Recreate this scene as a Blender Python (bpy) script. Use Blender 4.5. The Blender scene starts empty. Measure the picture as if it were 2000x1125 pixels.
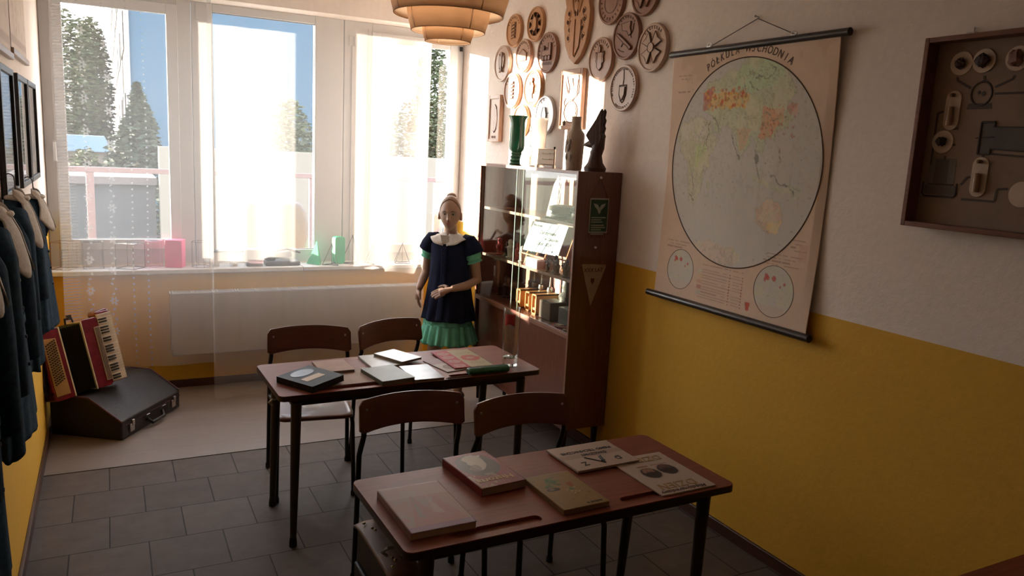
import bpy, bmesh, math, random
import numpy as np
from mathutils import Matrix, Vector, Quaternion
random.seed(7)
rng = np.random.default_rng(11)
PI = math.pi
sc = bpy.context.scene
COL = sc.collection
cos, sin, rad = math.cos, math.sin, math.radians
W = 3.0746          # right wall
LW = 6.017          # window wall (inner face)
WIN = 6.20          # window frame face
CEIL = 3.0

# ---------------------------------------------------------------- camera
F = 1514.27
YAW, PITCH, ROLL = -0.48245, 0.17446, 0.05096
CAM = Vector((0.38538, 0.0, 1.85))
_f = Vector((-sin(YAW)*cos(PITCH), cos(YAW)*cos(PITCH), -sin(PITCH)))
_r = Vector((cos(YAW), sin(YAW), 0)); _u = _r.cross(_f)
CR = _r*cos(ROLL)+_u*sin(ROLL); CU = CR.cross(_f); CF = _f
cd = bpy.data.cameras.new('camera'); cam = bpy.data.objects.new('camera', cd); COL.objects.link(cam)
cam.matrix_world = Matrix(((CR.x, CU.x, -CF.x, CAM.x), (CR.y, CU.y, -CF.y, CAM.y), (CR.z, CU.z, -CF.z, CAM.z), (0, 0, 0, 1)))
cd.sensor_width = 36; cd.lens = F/2000*36; cd.clip_start = .05; cd.clip_end = 400
sc.camera = cam

def at(px, py, ax, val):
    """where the sight line through a photo point meets the plane axis=val"""
    d = CF + CR*((px-1000)/F) - CU*((py-562.5)/F)
    return CAM + d*((val-CAM[ax])/d[ax])

# ---------------------------------------------------------------- materials
MATS = {}
def nodes(name):
    m = bpy.data.materials.new(name); m.use_nodes = True
    nt = m.node_tree; b = nt.nodes['Principled BSDF']
    return m, nt, b
def N(nt, t, **kw):
    n = nt.nodes.new(t)
    for k, v in kw.items():
        if k in n.inputs: n.inputs[k].default_value = v
        else: setattr(n, k, v)
    return n
def c4(c): return (c[0], c[1], c[2], 1)
def mat(name, col, rough=.55, metal=0, var=.10, scale=14, bump=.0, col2=None, stretch=(1, 1, 1), spec=.4, emit=None, coat=0, sheen=0):
    """noise-varied surface: col .. col2 (or a slightly darker col)"""
    if name in MATS: return MATS[name]
    m, nt, b = nodes(name)
    tc = N(nt, 'ShaderNodeTexCoord'); mp = N(nt, 'ShaderNodeMapping'); mp.inputs['Scale'].default_value = stretch
    nz = N(nt, 'ShaderNodeTexNoise', Scale=scale, Detail=5, Roughness=.6)
    nt.links.new(tc.outputs['Object'], mp.inputs['Vector']); nt.links.new(mp.outputs['Vector'], nz.inputs['Vector'])
    cr = N(nt, 'ShaderNodeValToRGB')
    if col2 is None: col2 = tuple(x*(1-var*2) for x in col)
    cr.color_ramp.elements[0].position = .3; cr.color_ramp.elements[1].position = .7
    cr.color_ramp.elements[0].color = c4(col2); cr.color_ramp.elements[1].color = c4(col)
    nt.links.new(nz.outputs['Fac'], cr.inputs['Fac']); nt.links.new(cr.outputs['Color'], b.inputs['Base Color'])
    b.inputs['Roughness'].default_value = rough; b.inputs['Metallic'].default_value = metal
    b.inputs['Specular IOR Level'].default_value = spec; b.inputs['Coat Weight'].default_value = coat
    b.inputs['Sheen Weight'].default_value = sheen
    if bump:
        bp = N(nt, 'ShaderNodeBump', Strength=bump, Distance=.01)
        nt.links.new(nz.outputs['Fac'], bp.inputs['Height']); nt.links.new(bp.outputs['Normal'], b.inputs['Normal'])
    MATS[name] = m; return m
def wood(name, c1, c2, axis=0, rough=.4, scale=6, coat=.15, bump=.05):
    st = [14, 14, 14]; st[axis] = 1.0
    return mat(name, c1, rough, col2=c2, scale=scale, stretch=tuple(st), coat=coat, bump=bump)
def painted(name, rough=.6, coat=0):
    """surface printed from its colour attribute"""
    if name in MATS: return MATS[name]
    m, nt, b = nodes(name)
    a = N(nt, 'ShaderNodeVertexColor'); a.layer_name = 'print'
    nz = N(nt, 'ShaderNodeTexNoise', Scale=40, Detail=4)
    mx = N(nt, 'ShaderNodeMix', data_type='RGBA', blend_type='MULTIPLY'); mx.inputs['Factor'].default_value = .12
    nt.links.new(a.outputs['Color'], mx.inputs[6]); nt.links.new(nz.outputs['Color'], mx.inputs[7])
    nt.links.new(mx.outputs[2], b.inputs['Base Color'])
    b.inputs['Roughness'].default_value = rough; b.inputs['Coat Weight'].default_value = coat
    b.inputs['Specular IOR Level'].default_value = .12
    MATS[name] = m; return m
def clear_pane(name, ior=1.5, tint=(1, 1, 1), boost=1.0):
    """thin clear sheet: see-through with fresnel reflection"""
    if name in MATS: return MATS[name]
    m = bpy.data.materials.new(name); m.use_nodes = True; nt = m.node_tree; nt.nodes.clear()
    o = N(nt, 'ShaderNodeOutputMaterial'); t = N(nt, 'ShaderNodeBsdfTransparent'); t.inputs['Color'].default_value = c4(tint)
    g = N(nt, 'ShaderNodeBsdfGlossy', Roughness=.01); lw = N(nt, 'ShaderNodeLayerWeight', Blend=.5)
    nz = N(nt, 'ShaderNodeTexNoise', Scale=3); pw = N(nt, 'ShaderNodeMath', operation='POWER'); pw.inputs[1].default_value = 5
    f0 = ((ior-1)/(ior+1))**2; fr = N(nt, 'ShaderNodeMapRange'); fr.inputs['To Min'].default_value = f0; fr.inputs['To Max'].default_value = .9
    nt.links.new(lw.outputs['Facing'], pw.inputs[0]); nt.links.new(pw.outputs[0], fr.inputs['Value'])
    ml = N(nt, 'ShaderNodeMath', operation='MULTIPLY'); ml.inputs[1].default_value = boost
    mr = N(nt, 'ShaderNodeMapRange'); mr.inputs['To Min'].default_value = .0; mr.inputs['To Max'].default_value = .03
    nt.links.new(nz.outputs['Fac'], mr.inputs['Value']); nt.links.new(mr.outputs['Result'], g.inputs['Roughness'])
    mx = N(nt, 'ShaderNodeMixShader')
    nt.links.new(fr.outputs['Result'], ml.inputs[0]); nt.links.new(ml.outputs[0], mx.inputs['Fac'])
    nt.links.new(t.outputs[0], mx.inputs[1]); nt.links.new(g.outputs[0], mx.inputs[2]); nt.links.new(mx.outputs[0], o.inputs['Surface'])
    MATS[name] = m; return m
def glass(name, col=(1, 1, 1), rough=0.02, ior=1.48):
    if name in MATS: return MATS[name]
    m, nt, b = nodes(name)
    nz = N(nt, 'ShaderNodeTexNoise', Scale=6); cr = N(nt, 'ShaderNodeValToRGB')
    cr.color_ramp.elements[0].color = c4(tuple(x*.96 for x in col)); cr.color_ramp.elements[1].color = c4(col)
    nt.links.new(nz.outputs['Fac'], cr.inputs['Fac']); nt.links.new(cr.outputs['Color'], b.inputs['Base Color'])
    b.inputs['Transmission Weight'].default_value = 1; b.inputs['Roughness'].default_value = rough; b.inputs['IOR'].default_value = ior
    MATS[name] = m; return m

# ---------------------------------------------------------------- objects
def meta(o, label=None, cat=None, group=None, kind=None):
    for k, v in (('label', label), ('category', cat), ('group', group), ('kind', kind)):
        if v: o[k] = v
    return o
def thing(name, label, cat, loc=(0, 0, 0), rz=0, group=None, rot=None):
    o = bpy.data.objects.new(name, None); COL.objects.link(o); o.empty_display_size = .05
    M = Matrix.Translation(Vector(loc)) @ (rot.to_4x4() if rot is not None else Matrix.Rotation(rz, 4, 'Z'))
    o.matrix_world = M
    return meta(o, label, cat, group)
def root_matrix(o):
    while o.parent: o = o.parent
    return o.matrix_basis.copy()

class MB:
    """collects shapes, then build() links them as ONE mesh object"""
    def __init__(s): s.v = []; s.f = []; s.m = []; s.c = None; s.mi = 0; s.X = Matrix.Identity(4)
    def add(s, vs, fs):
        k = len(s.v); s.v += [s.X @ Vector(v) for v in vs]; s.f += [tuple(i+k for i in f) for f in fs]; s.m += [s.mi]*len(fs); return s
    def box(s, c, d, rz=0, R=None):
        x, y, z = (q/2 for q in d); Rm = R if R is not None else Matrix.Rotation(rz, 3, 'Z'); c = Vector(c)
        P = [(-x, -y, -z), (x, -y, -z), (x, y, -z), (-x, y, -z), (-x, -y, z), (x, -y, z), (x, y, z), (-x, y, z)]
        return s.add([c+Rm@Vector(p) for p in P], [(0, 3, 2, 1), (4, 5, 6, 7), (0, 1, 5, 4), (1, 2, 6, 5), (2, 3, 7, 6), (3, 0, 4, 7)])
    def b2(s, a, b):
        return s.box([(p+q)/2 for p, q in zip(a, b)], [abs(q-p) for p, q in zip(a, b)])
    def tube(s, path, r, n=10, caps=True, ell=None):
        path = [Vector(p) for p in path]; k = len(path); rs = r if isinstance(r, (list, tuple)) else [r]*k
        T = []
        for i in range(k):
            a = path[max(i-1, 0)]; b = path[min(i+1, k-1)]; T.append((b-a).normalized())
        up = Vector((0, 0, 1)) if abs(T[0].z) < .9 else Vector((0, 1, 0))
        u = (up - T[0]*up.dot(T[0])).normalized(); vs = []
        for i in range(k):
            u = (u - T[i]*u.dot(T[i])).normalized(); w = T[i].cross(u)
            for j in range(n):
                a = 2*PI*j/n; e = ell or (1, 1)
                vs.append(path[i]+(u*cos(a)*e[0]+w*sin(a)*e[1])*rs[i])
        fs = [(i*n+j, i*n+(j+1) % n, (i+1)*n+(j+1) % n, (i+1)*n+j) for i in range(k-1) for j in range(n)]
        if caps: fs += [tuple(range(n-1, -1, -1)), tuple(range((k-1)*n, k*n))]
        return s.add(vs, fs)
    def lathe(s, prof, c=(0, 0, 0), n=32, R=None, caps=True, closed=False):
        Rm = R if R is not None else Matrix.Identity(3); c = Vector(c); k = len(prof)
        vs = [c+Rm@Vector((r*cos(2*PI*j/n), r*sin(2*PI*j/n), z)) for r, z in prof for j in range(n)]
        kk = k if closed else k-1
        fs = [(i*n+j, i*n+(j+1) % n, ((i+1) % k)*n+(j+1) % n, ((i+1) % k)*n+j) for i in range(kk) for j in range(n)]
        if caps and not closed: fs += [tuple(range(n-1, -1, -1)), tuple(range((k-1)*n, k*n))]
        return s.add(vs, fs)
    def ball(s, c, r, n=16, k=10, R=None):
        rr = r if isinstance(r, (tuple, list)) else (r, r, r); Rm = R if R is not None else Matrix.Identity(3); c = Vector(c)
        vs = [c+Rm@Vector((rr[0]*sin(PI*i/k)*cos(2*PI*j/n), rr[1]*sin(PI*i/k)*sin(2*PI*j/n), rr[2]*cos(PI*i/k))) for i in range(1, k) for j in range(n)]
        fs = [(i*n+j, (i+1)*n+j, (i+1)*n+(j+1) % n, i*n+(j+1) % n) for i in range(k-2) for j in range(n)]
        t = len(vs); vs += [c+Rm@Vector((0, 0, rr[2])), c+Rm@Vector((0, 0, -rr[2]))]
        fs += [(t, j, (j+1) % n) for j in range(n)]+[(t+1, (k-2)*n+(j+1) % n, (k-2)*n+j) for j in range(n)]
        return s.add(vs, fs)
    def prism(s, poly, O, U, V, th):
        """2-D outline in the frame O,U,V, thickness along UxV"""
        O, U, V = Vector(O), Vector(U), Vector(V); Nn = U.cross(V).normalized()*th; n = len(poly)
        a = [O+U*p[0]+V*p[1] for p in poly]; b = [q+Nn for q in a]
        return s.add(a+b, [tuple(range(n-1, -1, -1)), tuple(range(n, 2*n))]+[(i, (i+1) % n, n+(i+1) % n, n+i) for i in range(n)])
    def grid(s, fn, nu, nv, wrap=False):
        vs = [fn(i/nu, j/nv) for j in range(nv+1) for i in range(nu if wrap else nu+1)]
        q = nu if wrap else nu+1
        fs = [(j*q+i, j*q+(i+1) % q, (j+1)*q+(i+1) % q, (j+1)*q+i) for j in range(nv) for i in range(nu)]
        return s.add(vs, fs)
    def build(s, name, m, parent=None, world=False, smooth=True, angle=38, bevel=0, solid=0, subsurf=0, seg=2, origin=None):
        me = bpy.data.meshes.new(name); o = bpy.data.objects.new(name, me); COL.objects.link(o)
        vs = s.v
        if parent is not None:
            o.parent = parent
            if world: I = root_matrix(parent).inverted(); vs = [I @ v for v in vs]
        else:
            if origin is None:
                A = np.array([tuple(v) for v in vs]); origin = ((A[:, 0].min()+A[:, 0].max())/2, (A[:, 1].min()+A[:, 1].max())/2, A[:, 2].min())
            q = Vector(origin); vs = [v-q for v in vs]; o.location = q
        me.from_pydata([tuple(v) for v in vs], [], s.f); me.validate()
        bm = bmesh.new(); bm.from_mesh(me); bmesh.ops.recalc_face_normals(bm, faces=bm.faces); bm.to_mesh(me); bm.free()
        for q in (m if isinstance(m, (list, tuple)) else [m]): me.materials.append(q)
        if any(s.m) and len(me.polygons) == len(s.m): me.polygons.foreach_set('material_index', s.m)
        if smooth:
            me.polygons.foreach_set('use_smooth', [True]*len(me.polygons)); me.set_sharp_from_angle(angle=rad(angle))
        if solid:
            q = o.modifiers.new('solid', 'SOLIDIFY'); q.thickness = solid; q.offset = 0
        if bevel:
            q = o.modifiers.new('bevel', 'BEVEL'); q.width = bevel; q.segments = seg; q.limit_method = 'ANGLE'; q.angle_limit = rad(40)
        if subsurf:
            q = o.modifiers.new('sub', 'SUBSURF'); q.levels = q.render_levels = subsurf
        return o

def print_sheet(name, O, U, V, nu, nv, paint, parent, world=True, warp=None, th=.0006, rough=.6, coat=0, mname=None):
    """a printed sheet from corner O along U (u 0..1) and V (v 0..1); paint(u,v)->rgb arrays in linear colour"""
    O, U, V = np.array(O, float), np.array(U, float), np.array(V, float)
    u, v = np.meshgrid(np.linspace(0, 1, nu+1), np.linspace(0, 1, nv+1))
    P = O+u[..., None]*U+v[..., None]*V
    if warp is not None:
        n = np.cross(U, V); n /= np.linalg.norm(n); P = P+warp(u, v)[..., None]*n
    C = np.clip(paint(u, v), 0, 1).reshape(-1, 3)
    mb = MB(); q = nu+1
    mb.v = [Vector(p) for p in P.reshape(-1, 3)]
    mb.f = [(j*q+i, j*q+i+1, (j+1)*q+i+1, (j+1)*q+i) for j in range(nv) for i in range(nu)]; mb.m = [0]*len(mb.f)
    o = mb.build(name, painted(mname or 'print', rough, coat), parent, world=world)
    a = o.data.color_attributes.new('print', 'FLOAT_COLOR', 'POINT')
    a.data.foreach_set('color', np.concatenate([C, np.ones((len(C), 1))], 1).astype(np.float32).ravel())
    if th:
        s = o.modifiers.new('solid', 'SOLIDIFY'); s.thickness = th; s.offset = 0
    return o
# --- raster helpers for printed artwork (arrays)
def vnoise(u, v, s, seed=0):
    g = np.random.default_rng(seed).random((64, 64)); x = u*s; y = v*s; xi = np.floor(x).astype(int); yi = np.floor(y).astype(int)
    fx = x-xi; fy = y-yi; fx = fx*fx*(3-2*fx); fy = fy*fy*(3-2*fy); G = lambda a, b: g[a % 64, b % 64]
    return (G(xi, yi)*(1-fx)+G(xi+1, yi)*fx)*(1-fy)+(G(xi, yi+1)*(1-fx)+G(xi+1, yi+1)*fx)*fy
def fbm(u, v, s, seed=0): return .55*vnoise(u, v, s, seed)+.3*vnoise(u, v, s*2.3, seed+1)+.15*vnoise(u, v, s*5.1, seed+2)
def inpoly(u, v, poly):
    r = np.zeros(u.shape, bool); n = len(poly)
    for i in range(n):
        x1, y1 = poly[i]; x2, y2 = poly[(i+1) % n]
        c = ((y1 > v) != (y2 > v)) & (u < (x2-x1)*(v-y1)/((y2-y1) or 1e-9)+x1); r ^= c
    return r
def disk(u, v, c, rx, ry=None): return ((u-c[0])/rx)**2+((v-c[1])/(ry or rx))**2 < 1
def rect(u, v, a, b, c, d): return (u > a) & (u < c) & (v > b) & (v < d)
def base(u, col): return np.ones(u.shape+(3,))*np.array(col)
def put(C, mask, col, k=1.0): C[mask] = C[mask]*(1-k)+np.array(col)*k; return C
def seg(u, v, a, b, w, asp=1.0):
    ax, ay, bx, by = a[0]*asp, a[1], b[0]*asp, b[1]; x = u*asp
    t = np.clip(((x-ax)*(bx-ax)+(v-ay)*(by-ay))/((bx-ax)**2+(by-ay)**2+1e-12), 0, 1)
    return (x-ax-t*(bx-ax))**2+(v-ay-t*(by-ay))**2 < w*w

def lettering(name, text, O, U, V, size, m, parent, th=.0008, align='CENTER', world=True, shear=0, squash=1.0, spacing=1.0, bold=.012):
    """raised or printed letters: baseline start at O, reading along U, letter-up along V"""
    cu = bpy.data.curves.new(name, 'FONT'); cu.body = text; cu.size = size; cu.extrude = th/2; cu.align_x = align; cu.align_y = 'CENTER'; cu.resolution_u = 3
    cu.shear = shear; cu.space_character = spacing; cu.offset = bold*size
    t = bpy.data.objects.new('tmp', cu); COL.objects.link(t)
    me = bpy.data.meshes.new_from_object(t.evaluated_get(bpy.context.evaluated_depsgraph_get()))
    bpy.data.objects.remove(t); bpy.data.curves.remove(cu)
    O, U, V = Vector(O), Vector(U).normalized(), Vector(V).normalized(); Nn = U.cross(V)
    mb = MB(); mb.add([O+U*(p.co.x*squash)+V*p.co.y+Nn*(p.co.z+th/2) for p in me.vertices], [tuple(p.vertices) for p in me.polygons])
    bpy.data.meshes.remove(me)
    return mb.build(name, m, parent, world=world, smooth=False)

def dup(root, loc=None, rz=None, label=None, group=None, name=None):
    """a thing, its parts and sub-parts, copied (mesh data shared)"""
    def rec(o, p):
        c = o.copy(); COL.objects.link(c); c.parent = p
        for ch in list(o.children): rec(ch, c)
        return c
    r = rec(root, None)
    if loc is not None: r.matrix_basis = Matrix.Translation(Vector(loc)) @ Matrix.Rotation(rz or 0, 4, 'Z')
    if label: r['label'] = label
    if group: r['group'] = group
    return r
def rrect(x0, y0, x1, y1, r, n=5):
    P = []
    for cx, cy, a0 in ((x1-r, y1-r, 0), (x0+r, y1-r, 90), (x0+r, y0+r, 180), (x1-r, y0+r, 270)):
        for i in range(n+1):
            a = rad(a0+90*i/n); P.append((cx+r*cos(a), cy+r*sin(a)))
    return P
def slotted_board(name, outline, slots, z0, z1, depth, m, parent, bevel=.003):
    """board with recessed grooves in its top face"""
    bm = bmesh.new()
    def loop(pts, z): return [bm.verts.new((p[0], p[1], z)) for p in pts]
    o1 = loop(outline, z1); o0 = loop(outline, z0); n = len(outline)
    E = [bm.edges.new((o1[i], o1[(i+1) % n])) for i in range(n)]
    for i in range(n): bm.faces.new((o0[i], o0[(i+1) % n], o1[(i+1) % n], o1[i]))
    bm.faces.new(list(reversed(o0)))
    for s in slots:
        a = loop(s, z1); b = loop(s, z1-depth); k = len(s)
        E += [bm.edges.new((a[i], a[(i+1) % k])) for i in range(k)]
        for i in range(k): bm.faces.new((a[i], a[(i+1) % k], b[(i+1) % k], b[i]))
        bm.faces.new(b)
    bmesh.ops.triangle_fill(bm, use_beauty=True, edges=E)
    bmesh.ops.recalc_face_normals(bm, faces=bm.faces)
    me = bpy.data.meshes.new(name); bm.to_mesh(me); bm.free(); me.materials.append(m)
    o = bpy.data.objects.new(name, me); COL.objects.link(o); o.parent = parent
    return o
SKY, SUN, EXPO, CURT, BULB = 1.55, 9.0, 2.6, .22, 8.5
# ================================================================ SETTING
WHITE = mat('wall_white', (.84, .765, .71), .9, var=.03, scale=30, bump=.25)
YELLOW = mat('wall_yellow', (.70, .405, .042), .75, var=.03, scale=30, bump=.2)
PVC = mat('white_plastic', (.54, .54, .545), .35, var=.02, scale=8)
DKWOOD = wood('dark_baseboard', (.085, .035, .02), (.04, .016, .01), 1)
ZP = 1.229
YB, YF = -2.2, 6.34
def tiles():
    m, nt, b = nodes('floor_tiles')
    tc = N(nt, 'ShaderNodeTexCoord'); mp = N(nt, 'ShaderNodeMapping'); mp.inputs['Location'].default_value = (.15, .175, 0)
    br = N(nt, 'ShaderNodeTexBrick'); br.offset = .5
    for k, v in (('Scale', 1), ('Mortar Size', .0032), ('Brick Width', .32), ('Row Height', .32), ('Bias', 0), ('Mortar Smooth', .1)): br.inputs[k].default_value = v
    br.inputs['Color1'].default_value = (.092, .074, .066, 1); br.inputs['Color2'].default_value = (.118, .096, .086, 1); br.inputs['Mortar'].default_value = (.026, .021, .019, 1)
    nz = N(nt, 'ShaderNodeTexNoise', Scale=9, Detail=6, Roughness=.7); mx = N(nt, 'ShaderNodeMix', data_type='RGBA', blend_type='OVERLAY'); mx.inputs['Factor'].default_value = .4
    L = nt.links.new
    L(tc.outputs['Object'], mp.inputs['Vector']); L(mp.outputs[0], br.inputs['Vector']); L(tc.outputs['Object'], nz.inputs['Vector'])
    L(br.outputs['Color'], mx.inputs[6]); L(nz.outputs['Fac'], mx.inputs[7]); L(mx.outputs[2], b.inputs['Base Color'])
    bp = N(nt, 'ShaderNodeBump', Strength=.4, Distance=.004, Invert=True) if False else N(nt, 'ShaderNodeBump', Strength=.4, Distance=.004)
    inv = N(nt, 'ShaderNodeMath', operation='SUBTRACT'); inv.inputs[0].default_value = 1
    L(br.outputs['Fac'], inv.inputs[1]); L(inv.outputs[0], bp.inputs['Height']); L(bp.outputs[0], b.inputs['Normal'])
    b.inputs['Roughness'].default_value = .6; b.inputs['Specular IOR Level'].default_value = .12
    return m
def vinyl():
    m, nt, b = nodes('floor_vinyl')
    tc = N(nt, 'ShaderNodeTexCoord'); br = N(nt, 'ShaderNodeTexBrick'); br.offset = .37
    for k, v in (('Scale', 1), ('Mortar Size', .0008), ('Brick Width', .9), ('Row Height', .16), ('Mortar Smooth', .3)): br.inputs[k].default_value = v
    br.inputs['Color1'].default_value = (.170, .134, .115, 1); br.inputs['Color2'].default_value = (.195, .154, .132, 1); br.inputs['Mortar'].default_value = (.145, .11, .09, 1)
    mp = N(nt, 'ShaderNodeMapping'); mp.inputs['Scale'].default_value = (3, 30, 1); nz = N(nt, 'ShaderNodeTexNoise', Scale=3, Detail=6)
    mx = N(nt, 'ShaderNodeMix', data_type='RGBA', blend_type='OVERLAY'); mx.inputs['Factor'].default_value = .18; L = nt.links.new
    L(tc.outputs['Object'], br.inputs['Vector']); L(tc.outputs['Object'], mp.inputs[0]); L(mp.outputs[0], nz.inputs['Vector'])
    L(br.outputs['Color'], mx.inputs[6]); L(nz.outputs['Fac'], mx.inputs[7]); L(mx.outputs[2], b.inputs['Base Color']); b.inputs['Roughness'].default_value = .5
    return m
def struct(o, label=None): o['kind'] = 'structure'; return meta(o, label)
mb = MB(); mb.b2((-.12, YB, -.1), (W+.12, 4.612, 0)); mb.mi = 1; mb.b2((-.12, 4.612, -.1), (W+.12, LW, .004))
struct(mb.build('floor', [tiles(), vinyl()], smooth=False, origin=(0, 0, 0)))
mb = MB(); mb.b2((-.12, YB, CEIL), (W+.12, YF, CEIL+.12)); struct(mb.build('ceiling', WHITE, smooth=False))
for nm, x0, x1 in (('wall_left', -.12, 0), ('wall_right', W, W+.12)):
    mb = MB(); mb.b2((x0, YB, ZP), (x1, YF, CEIL)); mb.mi = 1; mb.b2((x0, YB, -.1), (x1, YF, ZP)); struct(mb.build(nm, [WHITE, YELLOW], smooth=False))
mb = MB(); mb.b2((-.12, YB-.12, ZP), (W+.12, YB, CEIL)); mb.mi = 1; mb.b2((-.12, YB-.12, -.1), (W+.12, YB, ZP)); struct(mb.build('wall_front', [WHITE, YELLOW], smooth=False))
mb = MB(); mb.b2((0, LW, 2.79), (W, YF, CEIL)); mb.mi = 1; mb.b2((0, LW, -.1), (W, YF, .862)); struct(mb.build('wall_back', [WHITE, YELLOW], smooth=False))
for nm, a, b in (('baseboard_left', (0, YB, 0), (.016, LW, .062)), ('baseboard_right', (W-.016, YB, 0), (W, LW, .062)), ('baseboard_back', (.016, LW-.016, .004), (W-.016, LW, .062))):
    mb = MB(); mb.b2(a, b); struct(mb.build(nm, DKWOOD, bevel=.004))
# window sill board
mb = MB(); mb.b2((0, 5.965, .862), (1.69, WIN+.02, .896)); mb.b2((1.693, 5.965, .862), (W, WIN+.02, .894))
struct(mb.build('trim_1', mat('sill_white', (.60, .58, .56), .4, var=.03), bevel=.006), 'white window sill board')

# windows: frame with sash profile, pane, handle
PANE = clear_pane('window_glass', 1.45)
def ringbox(mb, xa, za, xb, zb, x0, z0, x1, z1, ya, yb):
    mb.b2((xa, ya, za), (x0, yb, zb)); mb.b2((x1, ya, za), (xb, yb, zb)); mb.b2((x0, ya, za), (x1, yb, z0)); mb.b2((x0, ya, z1), (x1, yb, zb))
ZA, ZB = .894, 2.79
for k, (xa, xb, x0, x1, z0, z1, sash) in enumerate(((0.0, .945, .127, .790, 1.075, 2.686, 1), (.945, 2.055, 1.088, 1.829, .995, 2.73, 0), (2.055, W, 2.335, 2.952, 1.02, 2.658, 1))):
    t = thing('window_%d' % (k+1), None, None, ((xa+xb)/2, WIN, ZA)); t['kind'] = 'structure'
    mb = MB(); s = .055 if sash else .0
    ringbox(mb, xa+.002, ZA, xb-.002, ZB, x0-s, z0-s, x1+s, z1+s, WIN+.02, WIN+.09)
    mb.build('window_frame', PVC, t, world=True, bevel=.005)
    if sash:
        mb = MB(); ringbox(mb, x0-.062, z0-.062, x1+.062, z1+.062, x0+.012, z0+.012, x1-.012, z1-.012, WIN-.005, WIN+.018)
        ringbox(mb, x0-.05, z0-.05, x1+.05, z1+.05, x0, z0, x1, z1, WIN+.018, WIN+.07); mb.build('sash', PVC, t, world=True, bevel=.004)
    mb = MB(); ringbox(mb, x0-.004, z0-.004, x1+.004, z1+.004, x0+.004, z0+.004, x1-.004, z1-.004, WIN+.04, WIN+.05); mb.build('gasket', mat('gasket', (.05, .05, .055), .6), t, world=True)
    mb = MB(); mb.b2((x0-.003, WIN+.044, z0-.003), (x1+.003, WIN+.048, z1+.003)); mb.build('pane', PANE, t, world=True, smooth=False)
    if k == 0:
        h = MB(); h.box((.066, WIN-.013, 1.735), (.026, .012, .07)); h.tube([(.066, WIN-.02, 1.755), (.066, WIN-.05, 1.755), (.066, WIN-.05, 1.63)], [.009, .010, .011]); h.build('handle', PVC, t, world=True)
    if k == 2:
        h = MB(); h.box((3.035, WIN-.012, 2.665), (.02, .02, .035)); h.build('latch', mat('black_plastic', (.02, .02, .022), .4), t, world=True)
        h = MB(); ringbox(h, 2.095, 2.60, 2.145, 2.68, 2.102, 2.607, 2.138, 2.673, WIN+.012, WIN+.022); h.build('vent', PVC, t, world=True)
        h = MB(); h.b2((2.117, WIN+.014, .9), (2.121, WIN+.022, 2.60)); h.b2((2.245, WIN+.014, .9), (2.249, WIN+.022, 2.74)); h.build('joint_strip', mat('grey_strip', (.5, .49, .48), .5), t, world=True)
    if k == 1:
        h = MB(); h.box((.99, WIN+.012, 2.72), (.022, .02, .11)); h.build('hinge', PVC, t, world=True)

# ================================================================ OUTSIDE
mb = MB(); mb.b2((-3, YF, -.2), (7, 9.7, -.02)); struct(mb.build('balcony_floor', mat('concrete', (.45, .42, .39), .85), smooth=False))
mb = MB(); mb.b2((-90, 8.2, -4.2), (120, 160, -4)); struct(mb.build('ground', mat('grass_ground', (.10, .13, .05), .95, scale=.6, col2=(.16, .15, .10)), smooth=False))
mb = MB(); mb.b2((1.12, 14.0, -4), (9.5, 14.3, 1.64)); struct(mb.build('terrace_wall', mat('cream_render', (.13, .118, .102), .85, var=.03), smooth=False))
RUST = mat('rail_paint', (.13, .085, .085), .5)
t = thing('balcony_railing', 'reddish brown metal balcony railing outside the windows', 'railing', (1.6, 9.3, -.02))
mb = MB(); mb.b2((-3, 9.265, 1.415), (7, 9.335, 1.47)); mb.build('top_rail', RUST, t, world=True, bevel=.006)
mb = MB(); mb.b2((-3, 9.285, .36), (7, 9.315, .39)); mb.build('lower_rail', RUST, t, world=True, bevel=.004)
for x in (-2.2, .207, 2.52, 4.10, 6.4):
    mb = MB(); mb.b2((x-.037, 9.27, -.02), (x+.037, 9.33, 1.415)); mb.build('post', RUST, t, world=True, bevel=.004)
# grey upholstered chair standing on the balcony
GR = mat('grey_upholstery', (.13, .12, .12), .85, bump=.2, scale=60)
t = thing('armchair', 'grey upholstered armchair with rounded back out on the balcony', 'armchair', (1.69, 7.05, -.02))
mb = MB(); mb.prism([(-.27, .45), (.27, .45), (.275, 1.12), (.255, 1.25), (.20, 1.32), (.1, 1.345), (-.22, 1.35), (-.265, 1.33), (-.28, 1.25)], (1.69, 7.12, -.02), (1, 0, 0), (0, 0, 1), .14); mb.build('backrest', GR, t, world=True, bevel=.045, seg=4)
mb = MB(); mb.b2((1.42, 7.12, .36), (1.96, 7.62-.06, .48)); mb.build('seat', GR, t, world=True, bevel=.04, seg=4)
for x in (1.385, 1.995):
    mb = MB(); mb.b2((x-.04, 7.1, .30), (x+.04, 7.5, .66)); mb.build('armrest', GR, t, world=True, bevel=.03, seg=4)
for x, y in ((1.45, 7.05), (1.93, 7.05), (1.45, 7.5), (1.93, 7.5)):
    mb = MB(); mb.tube([(x, y, -.02), (x, y, .40)], .022); mb.build('leg', GR, t, world=True)
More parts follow.
